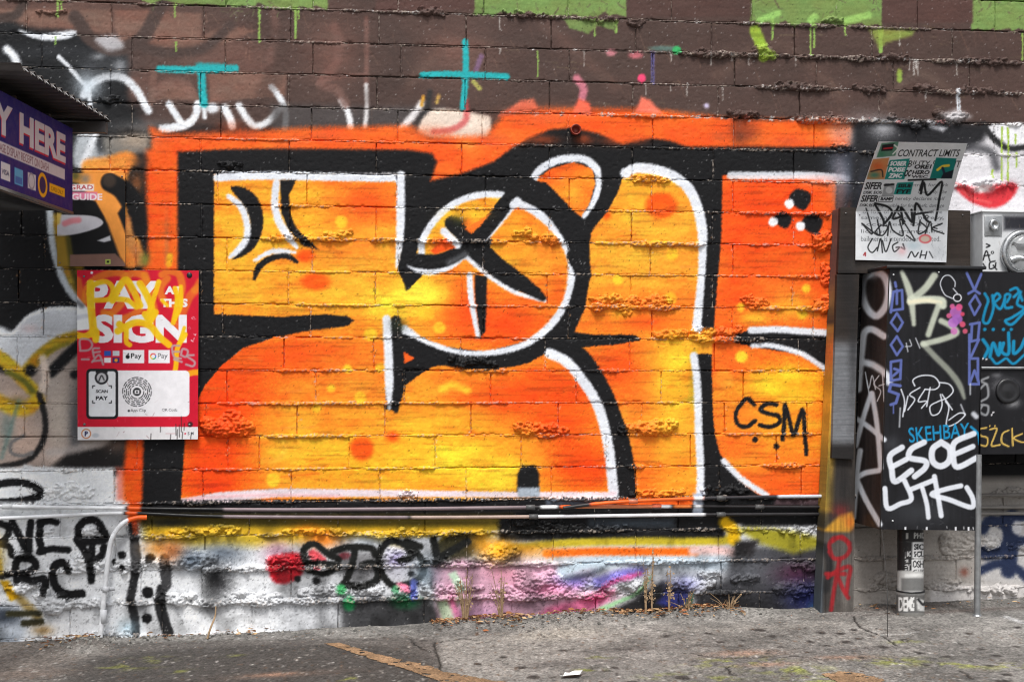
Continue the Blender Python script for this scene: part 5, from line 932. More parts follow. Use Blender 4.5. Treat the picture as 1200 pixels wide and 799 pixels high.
kr([(17, 196), (27, 200), (27, 219), (17, 215.5)], C(90, 170, 214)); kr([(18, 206), (26, 209), (26, 217), (18, 214)], C(60, 110, 180)); kr([(32.5, 202), (42, 205), (42, 224), (32.5, 220.5)], C(206, 204, 210)); q = face_pt(37, 212.5); K_.dot(q[0], q[1], 34, C(150, 146, 160), 3); K_.dot(q[0], q[1], 26, C(200, 198, 206), 3)
q = face_pt(50, 217); K_.dot(q[0], q[1], 52, C(240, 170, 30), 3, 1, 50); K_.dot(q[0], q[1], 34, C(44, 40, 90), 3, 1, 34); kr([(58, 215), (76, 220.5), (76, 231), (58, 225)], C(240, 176, 30)); p = kq([(60, 219), (74, 223), (74, 228), (60, 224)]); K_.text('CARD ONLY', [(p[0][0], (p[0][1]+p[1][1])/2), (p[1][0], (p[2][1]+p[3][1])/2)], C(120, 80, 20))
Wf = [pf+near*LEN+(0, 0, zt-zb), pf+(0, 0, zt-zb), pf, pf+near*LEN]
Wf = [np.array([*w[:2], w[2]]) for w in Wf]
ps = empty('pay_station_head', tuple(pf+near*.5+lft*.3), 'blue pay here sign box under a corrugated canopy, jutting in from the left', 'pay station')
face = slab('sign_face', quad_P(Wf), 300, 130, tuple(lft*.006), lambda s, t, V: K_.sample(s*LEN*1000, t*HM), 'sheet', None, lin(C(30, 28, 70)))
cb = [pf+lft*.008, pf+lft*WID, pf+near*LEN+lft*WID, pf+near*LEN+lft*.008]; V = np.array([(*c[:2], z) for z in (zb+.012, zt-.004) for c in cb]); Fq = np.array([(0, 1, 2, 3), (4, 5, 6, 7), (0, 1, 5, 4), (1, 2, 6, 5), (2, 3, 7, 6), (3, 0, 4, 7)])
cab = mesh('cabinet', V, Fq, 'black')
rail = []
for a, b in (((pf-dirv*0), (pf+near*LEN)),): rail.append((np.array([(*((p+o)[:2]), z) for z in (zb-.006, zb+.006) for p, o in ((a, -lft*.004), (a, lft*.02), (b, lft*.02), (b, -lft*.004))]), Fq))
V2, F2 = join_vf(rail); trim = mesh('bottom_trim', V2, F2, 'darkmetal')
zc_ = zt+.055; cn = 420; t_ = np.linspace(-.10, LEN+.06, cn); wv = .011*np.sin(t_/.069*2*math.pi); ov = .135
A = np.array([pf+near*t-lft*ov for t in t_]); Bv = np.array([pf+near*t+lft*(WID+.08) for t in t_]); A[:, 2] = zc_+wv; Bv[:, 2] = zc_+.02+wv
V = np.vstack([A, Bv, A+(0, 0, .002), Bv+(0, 0, .002)]); i = np.arange(cn-1); q4 = lambda a, b: np.stack([a+i, a+i+1, b+i+1, b+i], 1)
can = mesh('canopy', V, np.vstack([q4(0, cn), q4(2*cn, 3*cn), q4(0, 2*cn), q4(cn, 3*cn)]), 'darkmetal', None, None, True)
te = []  # white tabs added for the light showing through the scalloped canopy edge
for k in range(-1, 13):
    t = .069*(k+.75); c0 = pf+near*t-lft*(ov+.003); u = near*.017; tri = np.array([c0+u, c0-u, c0]); tri[2] -= lft*.014; tri[:, 2] = (zc_-.001, zc_-.001, zc_-.014); tri = np.vstack([tri, tri+lft*.003])
    tm = bpy.data.meshes.new('edge_light_tab'); tm.from_pydata([tuple(p) for p in tri], [], [(0, 1, 2), (5, 4, 3), (0, 3, 4, 1), (1, 4, 5, 2), (2, 5, 3, 0)]); tm.materials.append(M['whitemetal']); o = bpy.data.objects.new('edge_light_tab', tm); coll.objects.link(o); te.append(o)
rr = [pf-near*.10-lft*.12, pf-near*.10+lft*(WID+.06), pf-near*.06+lft*(WID+.06), pf-near*.06-lft*.12]; V = np.array([(*c[:2], z) for z in (zt-.005, zc_-.013) for c in rr]); rl = mesh('rear_rail', V, Fq if False else np.array([(0, 1, 2, 3), (4, 5, 6, 7), (0, 1, 5, 4), (1, 2, 6, 5), (2, 3, 7, 6), (3, 0, 4, 7)]), 'darkmetal')
zg = float(gz(-2.9, -.6)); pc = pf+near*.45+lft*.30; v, f = box_vf(pc[0]-.06, pc[0]+.06, pc[1]-.06, pc[1]+.06, zg-.05, zb+.011); pp = mesh('post', v, f, 'darkmetal')
br = []
for t in (.05, .42, .80):
    c0 = pf+near*t+lft*.1; v, f = box_vf(c0[0]-.02, c0[0]+.02, c0[1]-.02, c0[1]+.02, zt-.003, zc_-.002); br.append(mesh('canopy_bracket', v, f, 'darkmetal'))
adopt(ps, face, cab, trim, can, pp); subs(can, rl, *te, *br)

# ------------------------------------------------------------------ timber post, boards, cabinets and meter at the right
Tc = Canvas(950, 230, 1140, 730, 2.2, C(62, 56, 52))
Tc.poly([(975, 240), (992, 240), (986, 330), (976, 350)], C(120, 92, 86), 5, .7); Tc.poly([(970, 380), (984, 380), (976, 600), (962, 600)], C(190, 150, 60), 4); Tc.glow(977, 350, 5, 20, C(196, 160, 90), .7); Tc.glow(978, 415, 8, 26, C(220, 100, 50), .9); Tc.glow(973, 470, 8, 40, C(226, 160, 50), .8); Tc.glow(968, 560, 4, 40, C(190, 166, 60), .7); Tc.glow(984, 470, 6, 120, C(52, 48, 46), .9); Tc.glow(975, 575, 10, 40, C(40, 38, 38), .5)
Tc.glow(990, 570, 12, 30, C(46, 44, 44), .9); Tc.poly([(964, 622), (985, 602), (998, 600), (1002, 612), (996, 624), (974, 624)], C(206, 150, 50), 3, .9); Tc.glow(996, 612, 6, 8, C(210, 110, 40), .8); Tc.glow(985, 598, 10, 8, C(120, 40, 40), .7)
Tc.rect(955, 624, 1005, 730, C(78, 73, 69), 4); Tc.glow(994, 680, 10, 40, C(120, 116, 112), .6); Tc.glow(968, 700, 6, 20, C(40, 38, 38), .7); Tc.stroke([(966, 640), (972, 660), (968, 690)], 9, C(30, 30, 32), 3, .8); Tc.rect(955, 640, 964, 720, C(80, 96, 110), 3, .6)
RT = lambda p, w=5: Tc.stroke(p, w, C(150, 30, 36), 1.4, .85)
RT([(974, 650), (972, 638), (978, 630), (990, 632), (996, 642), (990, 652), (978, 654), (972, 646)]); RT([(970, 676), (982, 668), (996, 664), (994, 680), (992, 694)]); RT([(984, 655), (980, 676), (976, 700), (974, 714)]); RT([(982, 676), (988, 690), (994, 700)]); RT([(968, 672), (990, 672)]); RT([(976, 634), (986, 628), (996, 636)], 4)
gx, gy = np.meshgrid(np.arange(Tc.W)/Tc.sc, np.arange(Tc.H)/Tc.sc); Tc.a *= (.74+.5*fbm(gx/1.6, gy/40, 4, 3))[..., None].astype(np.float32)
Bc = Canvas(960, 235, 1145, 545, 2.2, C(52, 45, 41)); Bc.glow(992, 330, 12, 60, C(34, 32, 32), .9); Bc.rect(960, 400, 1012, 545, C(112, 114, 118), 10); Bc.rect(960, 520, 1012, 545, C(40, 38, 38), 6); Bc.glow(1000, 400, 6, 80, C(40, 40, 42), .6); Bc.glow(1060, 310, 60, 6, C(90, 88, 86), .6)
gx, gy = np.meshgrid(np.arange(Bc.W)/Bc.sc, np.arange(Bc.H)/Bc.sc); Bc.a *= (.8+.4*fbm(gx/26, gy/1.3, 4, 6))[..., None].astype(np.float32); Bc.a = np.clip(Bc.a, 0, 1)
root = empty('timber_post', tuple(at(980, 718, -.05)), 'leaning weathered timber post with a red tag near its foot', 'post')
z_ = gp(980, 722)
pst = slab('post', quad_P([at(984, 244, -.105), at(1006, 244, -.105), at(1000, 724, -.115), at(961, 724, -.115)]), 40, 420, (0, .1, 0), lambda s, t, V: Tc.sample(*proj(V[:, 0], V[:, 1], V[:, 2])), 'wood')
adopt(root, pst)
bb = px_panel('board', [(985, 243), (1137, 247), (1137, 320), (982, 320)], -.135, Bc, .028, 'wood', None, 1.4); root2 = empty('backboard', tuple(at(1060, 320, -.13)), 'dark wooden backboard behind the contract notice', 'board'); adopt(root2, bb)
plk = px_panel('plank', [(981, 321.5), (1007, 321.5), (1000, 538), (975, 536.5)], -.136, Bc, .026, 'wood', None, 1.2); root3 = empty('plank', tuple(at(990, 538, -.13)), 'grey grained plank nailed to the timber post beside the black cabinet', 'plank'); adopt(root3, plk)
for x, y in ((991, 250), (1128, 252)): screw(x, y, -.135, .004, root2)

# --- tall cabinet
E = Canvas(985, 296, 1165, 632, 2.6, C(25, 25, 28)); E.poly([(985, 296), (1043, 310), (1032, 622), (985, 622)], C(44, 38, 37), 1)
gx, gy = np.meshgrid(np.arange(E.W)/E.sc, np.arange(E.H)/E.sc); E.a *= (.75+.5*fbm(gx/2.5, gy/40, 3, 3))[..., None].astype(np.float32)
E.glow(1080, 600, 40, 16, C(56, 58, 62), .7); E.glow(1045, 520, 10, 10, C(80, 82, 88), .5)
Ew = lambda p, w, s=1.6, o=.95: E.stroke(p, w, C(216, 220, 228), s, o)
Ew([(1024, 317), (1012, 328), (1011, 348), (1018, 364), (1028, 370), (1038, 358), (1041, 340), (1036, 324), (1024, 317)], 8.5, 2.2); E.glow(1022, 322, 8, 5, C(200, 204, 210), .6)
Ew([(1036, 394), (1022, 386), (1013, 390), (1010, 410), (1007, 440), (1006, 456)], 8, 2); Ew([(1010, 424), (1024, 428), (1040, 440), (1042, 448)], 8, 2.5)
Ew([(1021, 461), (1012, 488), (1003, 522)], 6); Ew([(1022, 461), (1028, 500), (1032, 548)], 6); Ew([(1003, 490), (1018, 500), (1036, 515)], 6); Ew([(1008, 528), (1004, 556), (1000, 606)], 6.5); Ew([(1003, 560), (1014, 554), (1030, 551)], 6.5); Ew([(1004, 562), (1015, 586), (1031, 614)], 6.5)
for p in ([(1014, 436), (1018, 455), (1022, 440), (1026, 456)], [(1030, 440), (1024, 450), (1032, 458), (1028, 470)], [(1034, 434), (1036, 470)], [(1030, 452), (1036, 450)], [(1016, 446), (1020, 470)]): Ew(p, 1.3, .6)
VB = C(86, 98, 158); V_ = lambda p, w=3.2, cl=False: E.stroke(p, w, VB, .7, 1, False, cl)
V_([(1044, 366), (1047, 342), (1057, 340), (1058, 362), (1044, 364)]); V_([(1051, 340), (1051, 356)]); V_([(1049, 331), (1050, 336)]); V_([(1051, 367), (1058, 378), (1052, 388), (1044, 378)], 3, True); V_([(1051, 394), (1058, 406), (1051, 416), (1044, 404)], 3, True); V_([(1044, 424), (1056, 422), (1055, 444), (1044, 446), (1044, 424)]); V_([(1048, 432), (1054, 434), (1047, 440)]); V_([(1055, 452), (1044, 450), (1042, 458), (1053, 462), (1050, 472), (1044, 474)], 3.6); V_([(1047, 474), (1047, 484)], 1.6)
V_([(1133, 320), (1142, 340), (1148, 344)]); V_([(1150, 321), (1142, 340), (1135, 344)]); V_([(1143, 346), (1149, 357), (1142, 369), (1136, 356)], 3, True); V_([(1137, 380), (1148, 378), (1146, 398)]); V_([(1139, 382), (1138, 400), (1147, 398)]); V_([(1136, 392), (1136, 420)]); V_([(1147, 398), (1137, 420), (1146, 420), (1146, 446)]); V_([(1136, 422), (1136, 450), (1142, 434), (1148, 450)]); V_([(1138, 450), (1146, 450)])
PG = C(196, 202, 184); Pq = lambda p, w=7, o=.85: E.stroke(p, w, PG, 2, o)
Pq([(1057, 319, 5), (1064, 336), (1068, 352), (1071, 380, 5)], 8); Pq([(1095, 323), (1084, 338), (1068, 351)], 8.5); Pq([(1067, 353), (1085, 351), (1103, 352), (1105, 358)], 9, .95); E.stroke([(1066, 354), (1086, 352), (1102, 355)], 5, C(232, 222, 190), 2, .7); Pq([(1100, 358), (1094, 374), (1088, 392)], 7); Pq([(1103, 376), (1114, 382), (1121, 390), (1106, 397), (1082, 403)], 7); Pq([(1082, 403), (1096, 418), (1112, 434), (1124, 450), (1130, 466, 4)], 7, .6)
for p in ([(1104, 340), (1102, 332), (1106, 324), (1113, 323), (1119, 330), (1119, 336)], [(1104, 340), (1108, 346), (1117, 350)], [(1117, 338), (1122, 344)]): Ew(p, 1.1, .5)
E.stroke([(1122+4.6*math.cos(a), 349+4.2*math.sin(a)) for a in np.linspace(0, 6.2, 10)], 1.2, C(220, 222, 228), .5)
for x, y, r, c in ((1120, 366, 7, C(170, 96, 170)), (1117, 378, 6, C(176, 110, 190)), (1122, 374, 6, C(150, 90, 170)), (1112, 370, 3, C(200, 90, 130)), (1118, 388, 4, C(190, 110, 170)), (1128, 380, 3.5, C(206, 80, 110)), (1131, 388, 3, C(200, 84, 110)), (1124, 360, 4, C(206, 80, 130)), (1116, 359, 3, C(200, 90, 140)), (1128, 368, 2.5, C(206, 70, 100))): E.dot(x, y, r, c, 1, .9)
for p in ([(1066, 398), (1068, 405), (1061, 406)], [(1073, 396), (1078, 408)], [(1064, 412), (1062, 402)]): Ew(p, 1.2, .6, .8)
for p in ([(1072, 452), (1070, 445), (1080, 440), (1094, 441), (1101, 450), (1096, 456), (1084, 456)], [(1078, 454), (1066, 462), (1072, 468), (1064, 480)], [(1084, 456), (1076, 470), (1086, 470), (1080, 478)], [(1090, 454), (1086, 476)], [(1101, 448), (1112, 450), (1117, 458), (1110, 466), (1100, 470), (1090, 476), (1092, 486), (1100, 484), (1104, 474), (1102, 462)], [(1104, 462), (1116, 480)], [(1108, 470), (1112, 478), (1109, 498), (1120, 496), (1131, 486), (1124, 484), (1112, 492)], [(1056, 456), (1060, 470), (1058, 488)], [(1064, 464), (1060, 482)]): Ew(p, 1.5, .6)
for p in ([(1055, 478), (1054, 500)], [(1126, 474), (1131, 486)], [(1137, 450), (1137, 462)]): Ew(p, 1.8, 1, .7)
E.text('SKEHBAY', [(1064, 501), (1136, 495), (1136, 512), (1066, 519)], C(24, 130, 176), .012); E.stroke([(1138, 500), (1146, 508), (1148, 520)], 3, C(24, 130, 176), .8)
Ew([(1057, 524), (1043, 534), (1045, 550), (1049, 564), (1068, 551)], 7, 1); Ew([(1045, 547), (1062, 538)], 6.5, 1); Ew([(1083, 518), (1068, 526), (1066, 536), (1084, 540), (1084, 548), (1072, 558)], 7, 1); Ew([(1103, 518), (1093, 526), (1093, 540), (1102, 546), (1112, 540), (1113, 526), (1103, 518)], 7.5, 1); Ew([(1141, 508), (1119, 518), (1117, 534), (1122, 547), (1145, 536)], 7, 1); Ew([(1119, 532), (1140, 523)], 6.5, 1); Ew([(1141, 485), (1144, 488)], 6, 2, .8)
Ew([(1037, 572), (1040, 595), (1055, 590), (1068, 584), (1060, 563)], 6, 1); Ew([(1068, 573), (1095, 562)], 6, 1); Ew([(1081, 572), (1086, 590), (1088, 606)], 5.5, 1); Ew([(1095, 558), (1099, 580), (1103, 604)], 6, 1); Ew([(1126, 569), (1108, 573), (1092, 579), (1112, 585), (1138, 594), (1140, 584), (1133, 571)], 6, 1)
E.scratch(1045, 316, 1148, 620, 80, C(120, 122, 128), .5, (1, 7), None, (.3, .8)); E.scratch(1000, 316, 1040, 615, 30, C(120, 112, 106), .4, (2, 9), 1.5, (.4, .8)); E.scratch(1034, 616, 1146, 622, 14, C(210, 210, 212), .9, (1, 3), 1.5)
for x in (1060, 1085, 1119, 1134): E.rect(x, 617, x+2, 622, C(216, 218, 222), .4)
YF, YB = -.36, -.03
f4 = [at(1043, 315, YF), at(1152, 314, YF), at(1145, 621.5, YF), at(1032, 620, YF)]
cabt = empty('electrical_cabinet', tuple(at(1090, 621, -.2)), 'tall black cabinet tagged in fat white letters, with a pale zigzag above', 'cabinet')
bodyP = quad_P([w+(0, .004, 0) for w in f4])
body = slab('body', bodyP, 3, 3, (0, YF*-1+YB-.004, 0), lambda s, t, V: np.tile(lin(C(30, 29, 31)), (len(V), 1)), 'sheet', None, lin(C(34, 32, 32)))
door = slab('door', quad_P([f4[0], f4[1]+(-.002, 0, 0), f4[2]+(-.002, 0, 0), f4[3]]), 150, 400, (0, .0035, 0), lambda s, t, V: E.sample(*proj(V[:, 0], V[:, 1], V[:, 2])), 'sheet', None, lin(C(40, 40, 42)))
sx = np.array([-.0035, 0, 0]); sd = slab('side_panel', quad_P([np.array([f4[0][0], YB, f4[0][2]])+sx, f4[0]+(0, .006, 0)+sx, f4[3]+(0, .006, 0)+sx, np.array([f4[3][0], YB, f4[3][2]])+sx]), 60, 360, (.003, 0, 0), lambda s, t, V: E.sample(*proj(V[:, 0], V[:, 1], V[:, 2])), 'sheet', None, lin(C(44, 40, 40)))
v, f = box_vf(f4[0][0]-.02, f4[1][0]+.012, YF-.012, YB, f4[0][2]+.001, f4[0][2]+.016); lip = bevel(mesh('top_lip', v, f, 'black'), .003)
adopt(cabt, body, door, sd, lip)
for x, y in ((1047, 322), (1046, 610), (1100, 319)): screw(x, y, YF, .004, cabt, 'whitemetal')
# --- second cabinet
D2 = Canvas(1130, 305, 1300, 545, 2.6, C(26, 26, 29)); CY = C(18, 128, 170); cy_ = lambda p, w=3.2: D2.stroke(p, w, CY, .8)
cy_([(1154, 344), (1158, 352), (1155, 362), (1152, 376), (1158, 378), (1164, 362), (1163, 346)]); cy_([(1166, 354), (1172, 348), (1168, 344), (1164, 352), (1172, 362), (1178, 350)]); cy_([(1180, 354), (1184, 346), (1178, 346), (1178, 360), (1186, 360)]); cy_([(1188, 348), (1196, 342), (1192, 356), (1200, 362), (1186, 372), (1178, 376), (1186, 380), (1200, 366)], 3.4); cy_([(1184, 340), (1192, 338), (1198, 352)])
cy_([(1152, 398), (1158, 408), (1154, 418)], 4); cy_([(1160, 418), (1164, 402), (1170, 416), (1172, 402)], 4); cy_([(1182, 390), (1182, 414), (1174, 412), (1176, 402)], 4); cy_([(1188, 400), (1188, 414), (1196, 408), (1202, 396), (1202, 416)], 4); cy_([(1162, 420), (1168, 426), (1178, 420)], 3); cy_([(1180, 420), (1188, 426), (1200, 416)], 3)
for x in (1154, 1164, 1176, 1185): D2.dot(x, 386, 2, CY, .7)
cy_([(1206, 398), (1212, 412), (1220, 398)], 4); cy_([(1206, 346), (1214, 360), (1222, 344)], 3.4)
gy_ = lambda p: D2.stroke(p, 2.6, C(150, 152, 156), .8, .9)
gy_([(1158, 442), (1150, 446), (1156, 450)]); gy_([(1148, 456), (1156, 450), (1158, 464), (1150, 470)]); gy_([(1152, 474), (1148, 482), (1156, 486), (1158, 476), (1148, 474)]); D2.dot(1162, 486, 1, SW, .4); D2.dot(1164, 483, 1, SW, .4)
ye = lambda p: D2.stroke(p, 1.7, C(216, 180, 90), .6)
ye([(1156, 501), (1148, 503), (1149, 510), (1157, 513), (1156, 522), (1148, 521)]); ye([(1160, 503), (1168, 502), (1165, 512), (1162, 522), (1172, 521)]); ye([(1182, 504), (1175, 508), (1174, 518), (1182, 523)]); ye([(1186, 502), (1187, 522)]); ye([(1198, 508), (1188, 513), (1198, 518), (1206, 516)]); D2.dot(1160, 499, .9, C(216, 180, 90), .4); D2.dot(1166, 499, .9, C(216, 180, 90), .4)
D2.glow(1178, 452, 14, 8, C(150, 150, 154), .8); D2.glow(1186, 472, 8, 5, C(190, 190, 192), .8); D2.glow(1168, 440, 6, 3, C(120, 120, 124), .7); D2.scratch(1146, 318, 1260, 530, 60, C(130, 132, 136), .5, (1, 8), None, (.3, .8)); D2.dot(1152, 420, 1, SW, .4); D2.dot(1156, 421, 1, SW, .4)
Y2F = -.31; x0 = f4[1][0]+.014; x1 = x0+.55; zt2 = at(1180, 319, Y2F)[2]; zb2 = at(1180, 532, Y2F)[2]; zs = at(1180, 431, Y2F)[2]
c2 = empty('meter_cabinet', ((x0+x1)/2, -.2, zb2), 'black cabinet with blue handstyles and a yellow tag, below the meter', 'cabinet')
mk = lambda n, za, zb_, y: slab(n, quad_P([(x0, y, za), (x1, y, za), (x1, y, zb_), (x0, y, zb_)]), 110, int((za-zb_)/.0046), (0, -.03-y, 0), lambda s, t, V: D2.sample(*proj(V[:, 0], V[:, 1], V[:, 2])), 'sheet', None, lin(C(30, 30, 32)))
up_ = mk('upper_door', zt2, zs+.004, Y2F); lo = mk('lower_door', zs-.004, zb2, Y2F+.004)
v, f = box_vf(x0, x1, Y2F-.006, Y2F+.02, zs-.0055, zs+.0055); sm_ = bevel(mesh('hinge_rail', v, f, 'zinc'), .002)
c0 = at(1181, 458, Y2F); v, f = lathe([(.060, 0), (.060, .006), (.052, .012), (.044, .008), (.030, .010), (0, .012)], 30); kn = mesh('knockout', np.stack([c0[0]+v[:, 0], Y2F+.003-v[:, 2], c0[2]+v[:, 1]], 1), f, 'black', None, None, True)
adopt(c2, up_, lo, sm_); subs(lo, kn)
# --- meter box
Mb = Canvas(1140, 240, 1300, 325, 3, C(196, 198, 200)); Mb.rect(1176, 253, 1235, 270, C(30, 30, 36), 4, .95); Mb.glow(1160, 300, 20, 30, C(206, 208, 210), .5)
mt = lambda p: Mb.stroke(p, 1.6, C(20, 20, 22), .5)
mt([(1152, 305), (1156, 294), (1160, 306)]); mt([(1153, 300), (1160, 299)]); mt([(1156, 286), (1160, 288), (1156, 290)]); mt([(1152, 309), (1155, 314)]); mt([(1166, 306), (1160, 308), (1160, 315), (1166, 313), (1167, 308)]); mt([(1164, 311), (1168, 316)]); Mb.stroke([(1163+1.4*math.cos(a), 296+1.4*math.sin(a)) for a in np.linspace(0, 6.2, 8)], 1, C(20, 20, 22), .4)
Mb.scratch(1150, 250, 1200, 316, 30, C(120, 110, 100), .5, (1, 6), 1.5, (.3, .8))
YM = -.22; xm0 = at(1151.5, 282, YM)[0]; xm1 = xm0+.42; zm1 = at(1165, 249, YM)[2]; zm0 = zt2+.01
mb = empty('electric_meter', (xm0+.2, -.1, zm0), 'white electric meter box with a round glass meter and marker scrawl', 'electric meter')
bx_ = slab('box', quad_P([(xm0, YM, zm1), (xm1, YM, zm1), (xm1, YM, zm0), (xm0, YM, zm0)]), 150, 80, (0, -.02-YM, 0), lambda s, t, V: Mb.sample(*proj(V[:, 0], V[:, 1], V[:, 2])), 'sheet', None, lin(C(206, 208, 210)))
v, f = box_vf(xm0-.006, xm1+.006, YM-.008, -.018, zm1+.0005, zm1+.008); ml = bevel(mesh('lid', v, f, 'whitemetal'), .002)
a_, b_ = at(1153.5, 253, YM), at(1174, 277, YM); v, f = box_vf(a_[0], b_[0], YM-.004, YM-.0005, b_[2], a_[2]); lp = bevel(mesh('lock_plate', v, f, 'zinc'), .0015)
c0 = at(1164, 264, YM); v, f = lathe([(.026, 0), (.026, .010), (.020, .016), (.012, .013), (.009, .004), (0, .004)], 18); lk = mesh('lock', np.stack([c0[0]+v[:, 0], YM-.004-v[:, 2], c0[2]+v[:, 1]*1.15], 1), f, 'chrome', None, None, True)
c0 = at(1197, 297, YM); cz = c0[2]
def disc(name, prof, m, n=40): v, f = lathe(prof, n); return mesh(name, np.stack([c0[0]+v[:, 0], YM-v[:, 2], cz+v[:, 1]], 1), f, m, None, None, True)
ring = disc('ring', [(.108, 0), (.112, .012), (.112, .026), (.104, .034), (.092, .034), (.088, .028), (.088, .016)], 'chrome'); dial = disc('dial', [(.090, .016), (.089, .020), (0, .020)], 'whitemetal')
gl_ = disc('glass_cover', [(.087, .030), (.086, .060), (.080, .074), (.066, .080), (0, .084)], 'glass'); gm = M['glass'].node_tree.nodes['Principled BSDF']; gm.inputs['Transmission Weight'].default_value = .92; gm.inputs['Base Color'].default_value = (.92, .94, .95, 1)
v, f = box_vf(c0[0]-.04, c0[0]+.045, YM-.032, YM-.021, cz+.012, cz+.038); dsp = mesh('display', v, f, 'black'); v, f = box_vf(c0[0]-.05, c0[0]+.05, YM-.024, YM-.0205, cz-.036, cz-.012); nl = mesh('name_plate', v, f, 'chrome')
c1 = at(1172, 318, YM); v, f = lathe([(.012, 0), (.012, .012), (0, .014)], 12); hasp = mesh('seal', np.stack([c0[0]-.055+v[:, 0], YM-v[:, 2]-.01, cz-.098+v[:, 1]], 1), f, 'chrome', None, None, True)
adopt(mb, bx_, ml, lp, ring, dial, gl_); subs(lp, lk); subs(dial, dsp, nl); subs(ring, hasp)

# --- bent contract notice
N = Canvas(996, 160, 1142, 314, 5, C(214, 216, 219)); BK = C(34, 34, 36); GY = C(100, 102, 106)
def nt(s, x0, y0, x1, y1, c, b=0.0, op=1.0, cv=None):
    k = .32 if y1 < 248 else 0.0; (cv or N).text(s, [(x0+k*(y1-y0), y0), (x1+k*(y1-y0), y0), (x1, y1), (x0, y1)], c, b, 0, op)
nt('CONTRACT LIMITS', 1052, 175, 1124, 183, BK, .012); nt('OUR LIABILITY-READ IT', 1029, 187.5, 1126, 195, BK, .008)
nt('This is a contract for park', 1036, 213.5, 1112, 219, GY); nt('space only. The', 1076, 222, 1110, 227, GY); nt('hereby declares itself', 1049, 230, 1107, 235.5, GY); nt('not responsible for fire, theft, damage', 1016, 238.5, 1106, 244, GY); nt('or loss of', 1011, 245.5, 1042, 250.5, GY, 0, .9); nt('or to contents of the', 1052, 246, 1104, 250.5, GY, 0, .9)
nt('same, and be it hereby', 1009, 253, 1105, 258.5, GY); nt('accepted. Only a', 1009, 261, 1103, 266, GY, 0, .9); nt('license is granted, no', 1009, 269, 1105, 274.5, GY); nt('bailment is intended or created.', 1009, 277, 1102, 283, GY)
def sk(q, c): N.poly(q, c, .5)
sk([(1033, 168), (1053, 166), (1050, 182), (1028, 184)], C(90, 130, 110)); N.poly([(1034, 170), (1048, 168), (1046, 176), (1033, 177)], C(30, 28, 30), .8); N.stroke([(1036, 174), (1046, 173)], 1.6, C(190, 40, 50), .5); N.stroke([(1048, 170), (1052, 174), (1047, 180)], 1.6, C(220, 226, 220), .5); N.glow(1034, 180, 4, 3, C(60, 120, 90), .9)
sk([(1024, 186), (1043, 184), (1038, 209), (1017, 209)], C(196, 132, 84)); N.glow(1030, 194, 7, 5, C(206, 96, 50), .9); N.glow(1026, 204, 7, 4, C(70, 130, 110), .9); N.stroke([(1022, 200), (1034, 198), (1036, 206)], 1.6, C(60, 50, 44), .6)
sk([(1044, 187), (1067, 185), (1061, 209), (1038, 209)], C(22, 128, 118)); nt('SOBER', 1043.5, 188, 1063, 193.5, SW, .05); nt('POISE', 1042, 195, 1061, 200.5, SW, .05); nt('ZMC', 1042, 202, 1058, 207.5, SW, .05)
sk([(1070, 192), (1096, 191), (1091, 208), (1064, 208)], C(208, 210, 214)); nt('ORE1', 1072, 192, 1092, 197, BK, .05); nt('HERO', 1070, 198.5, 1090, 203.5, BK, .04); nt('WEC', 1069, 204.5, 1088, 207.5, BK, .04); nt('OC', 1060, 198, 1068, 206, BK, .05)
sk([(1098, 184), (1122, 185), (1117, 208), (1091, 208)], C(14, 116, 108)); N.stroke([(1100, 198), (1106, 194), (1113, 193)], 3, C(226, 190, 60), .7); N.stroke([(1106, 196), (1109, 204)], 3, C(24, 40, 60), .7); N.poly([(1107, 202), (1119, 198), (1117, 208), (1104, 208)], C(24, 28, 40), .7)
sk([(1016, 212), (1037, 211), (1030, 227), (1012, 227)], C(208, 210, 214)); nt('SIFER', 1014, 212.5, 1034, 221, BK, .035); nt('DSK EOS', 1012.5, 223, 1034, 226.5, BK, .03); nt('SIFER', 1009, 228, 1029, 236.5, BK, .035); nt('DSK EOS', 1007.5, 238.5, 1027, 242, BK, .03)
sk([(1053, 213), (1072, 212), (1068, 227), (1048, 227)], C(20, 130, 122)); nt('SISUE', 1053, 214.5, 1069, 219, BK, .05); nt('FYF', 1051, 221, 1067, 226, BK, .05); N.poly([(1038, 215), (1050, 214), (1048, 228), (1034, 229)], C(150, 152, 154), .7); N.stroke([(1038, 216), (1048, 215)], 2.4, BK, .6); N.dot(1043, 222, 4, C(196, 198, 200), .6); nt('BAMP', 1032, 230.5, 1046, 234.5, BK, .04); N.stroke([(1031, 229.5), (1048, 229), (1046, 236), (1030, 236), (1031, 229.5)], .6, BK, .4, 1, False)
mk_ = lambda p, w=2.0, c=BK: N.stroke(p, w, c, .5)
mk_([(1066, 210), (1098, 209)], 2.2); mk_([(1083, 210), (1079, 222)], 2.4); mk_([(1080, 226), (1084, 213), (1088, 228), (1105, 212), (1101, 235), (1096, 258)], 2.6)
mk_([(1026, 240), (1035, 258), (1036, 262), (1045, 250), (1040, 242), (1026, 238)], 2.8); mk_([(1053, 242), (1046, 256), (1056, 254)], 2.6); mk_([(1048, 248), (1056, 247)], 2.4); mk_([(1058, 262), (1056, 243), (1068, 260), (1068, 246)], 2.8); mk_([(1070, 264), (1074, 238), (1084, 256), (1088, 260)], 2.8); mk_([(1068, 252), (1092, 248)], 2.4); N.stroke([(1086+1.6*math.cos(a), 254+1.6*math.sin(a)) for a in np.linspace(0, 6.2, 8)], 1, BK, .4)
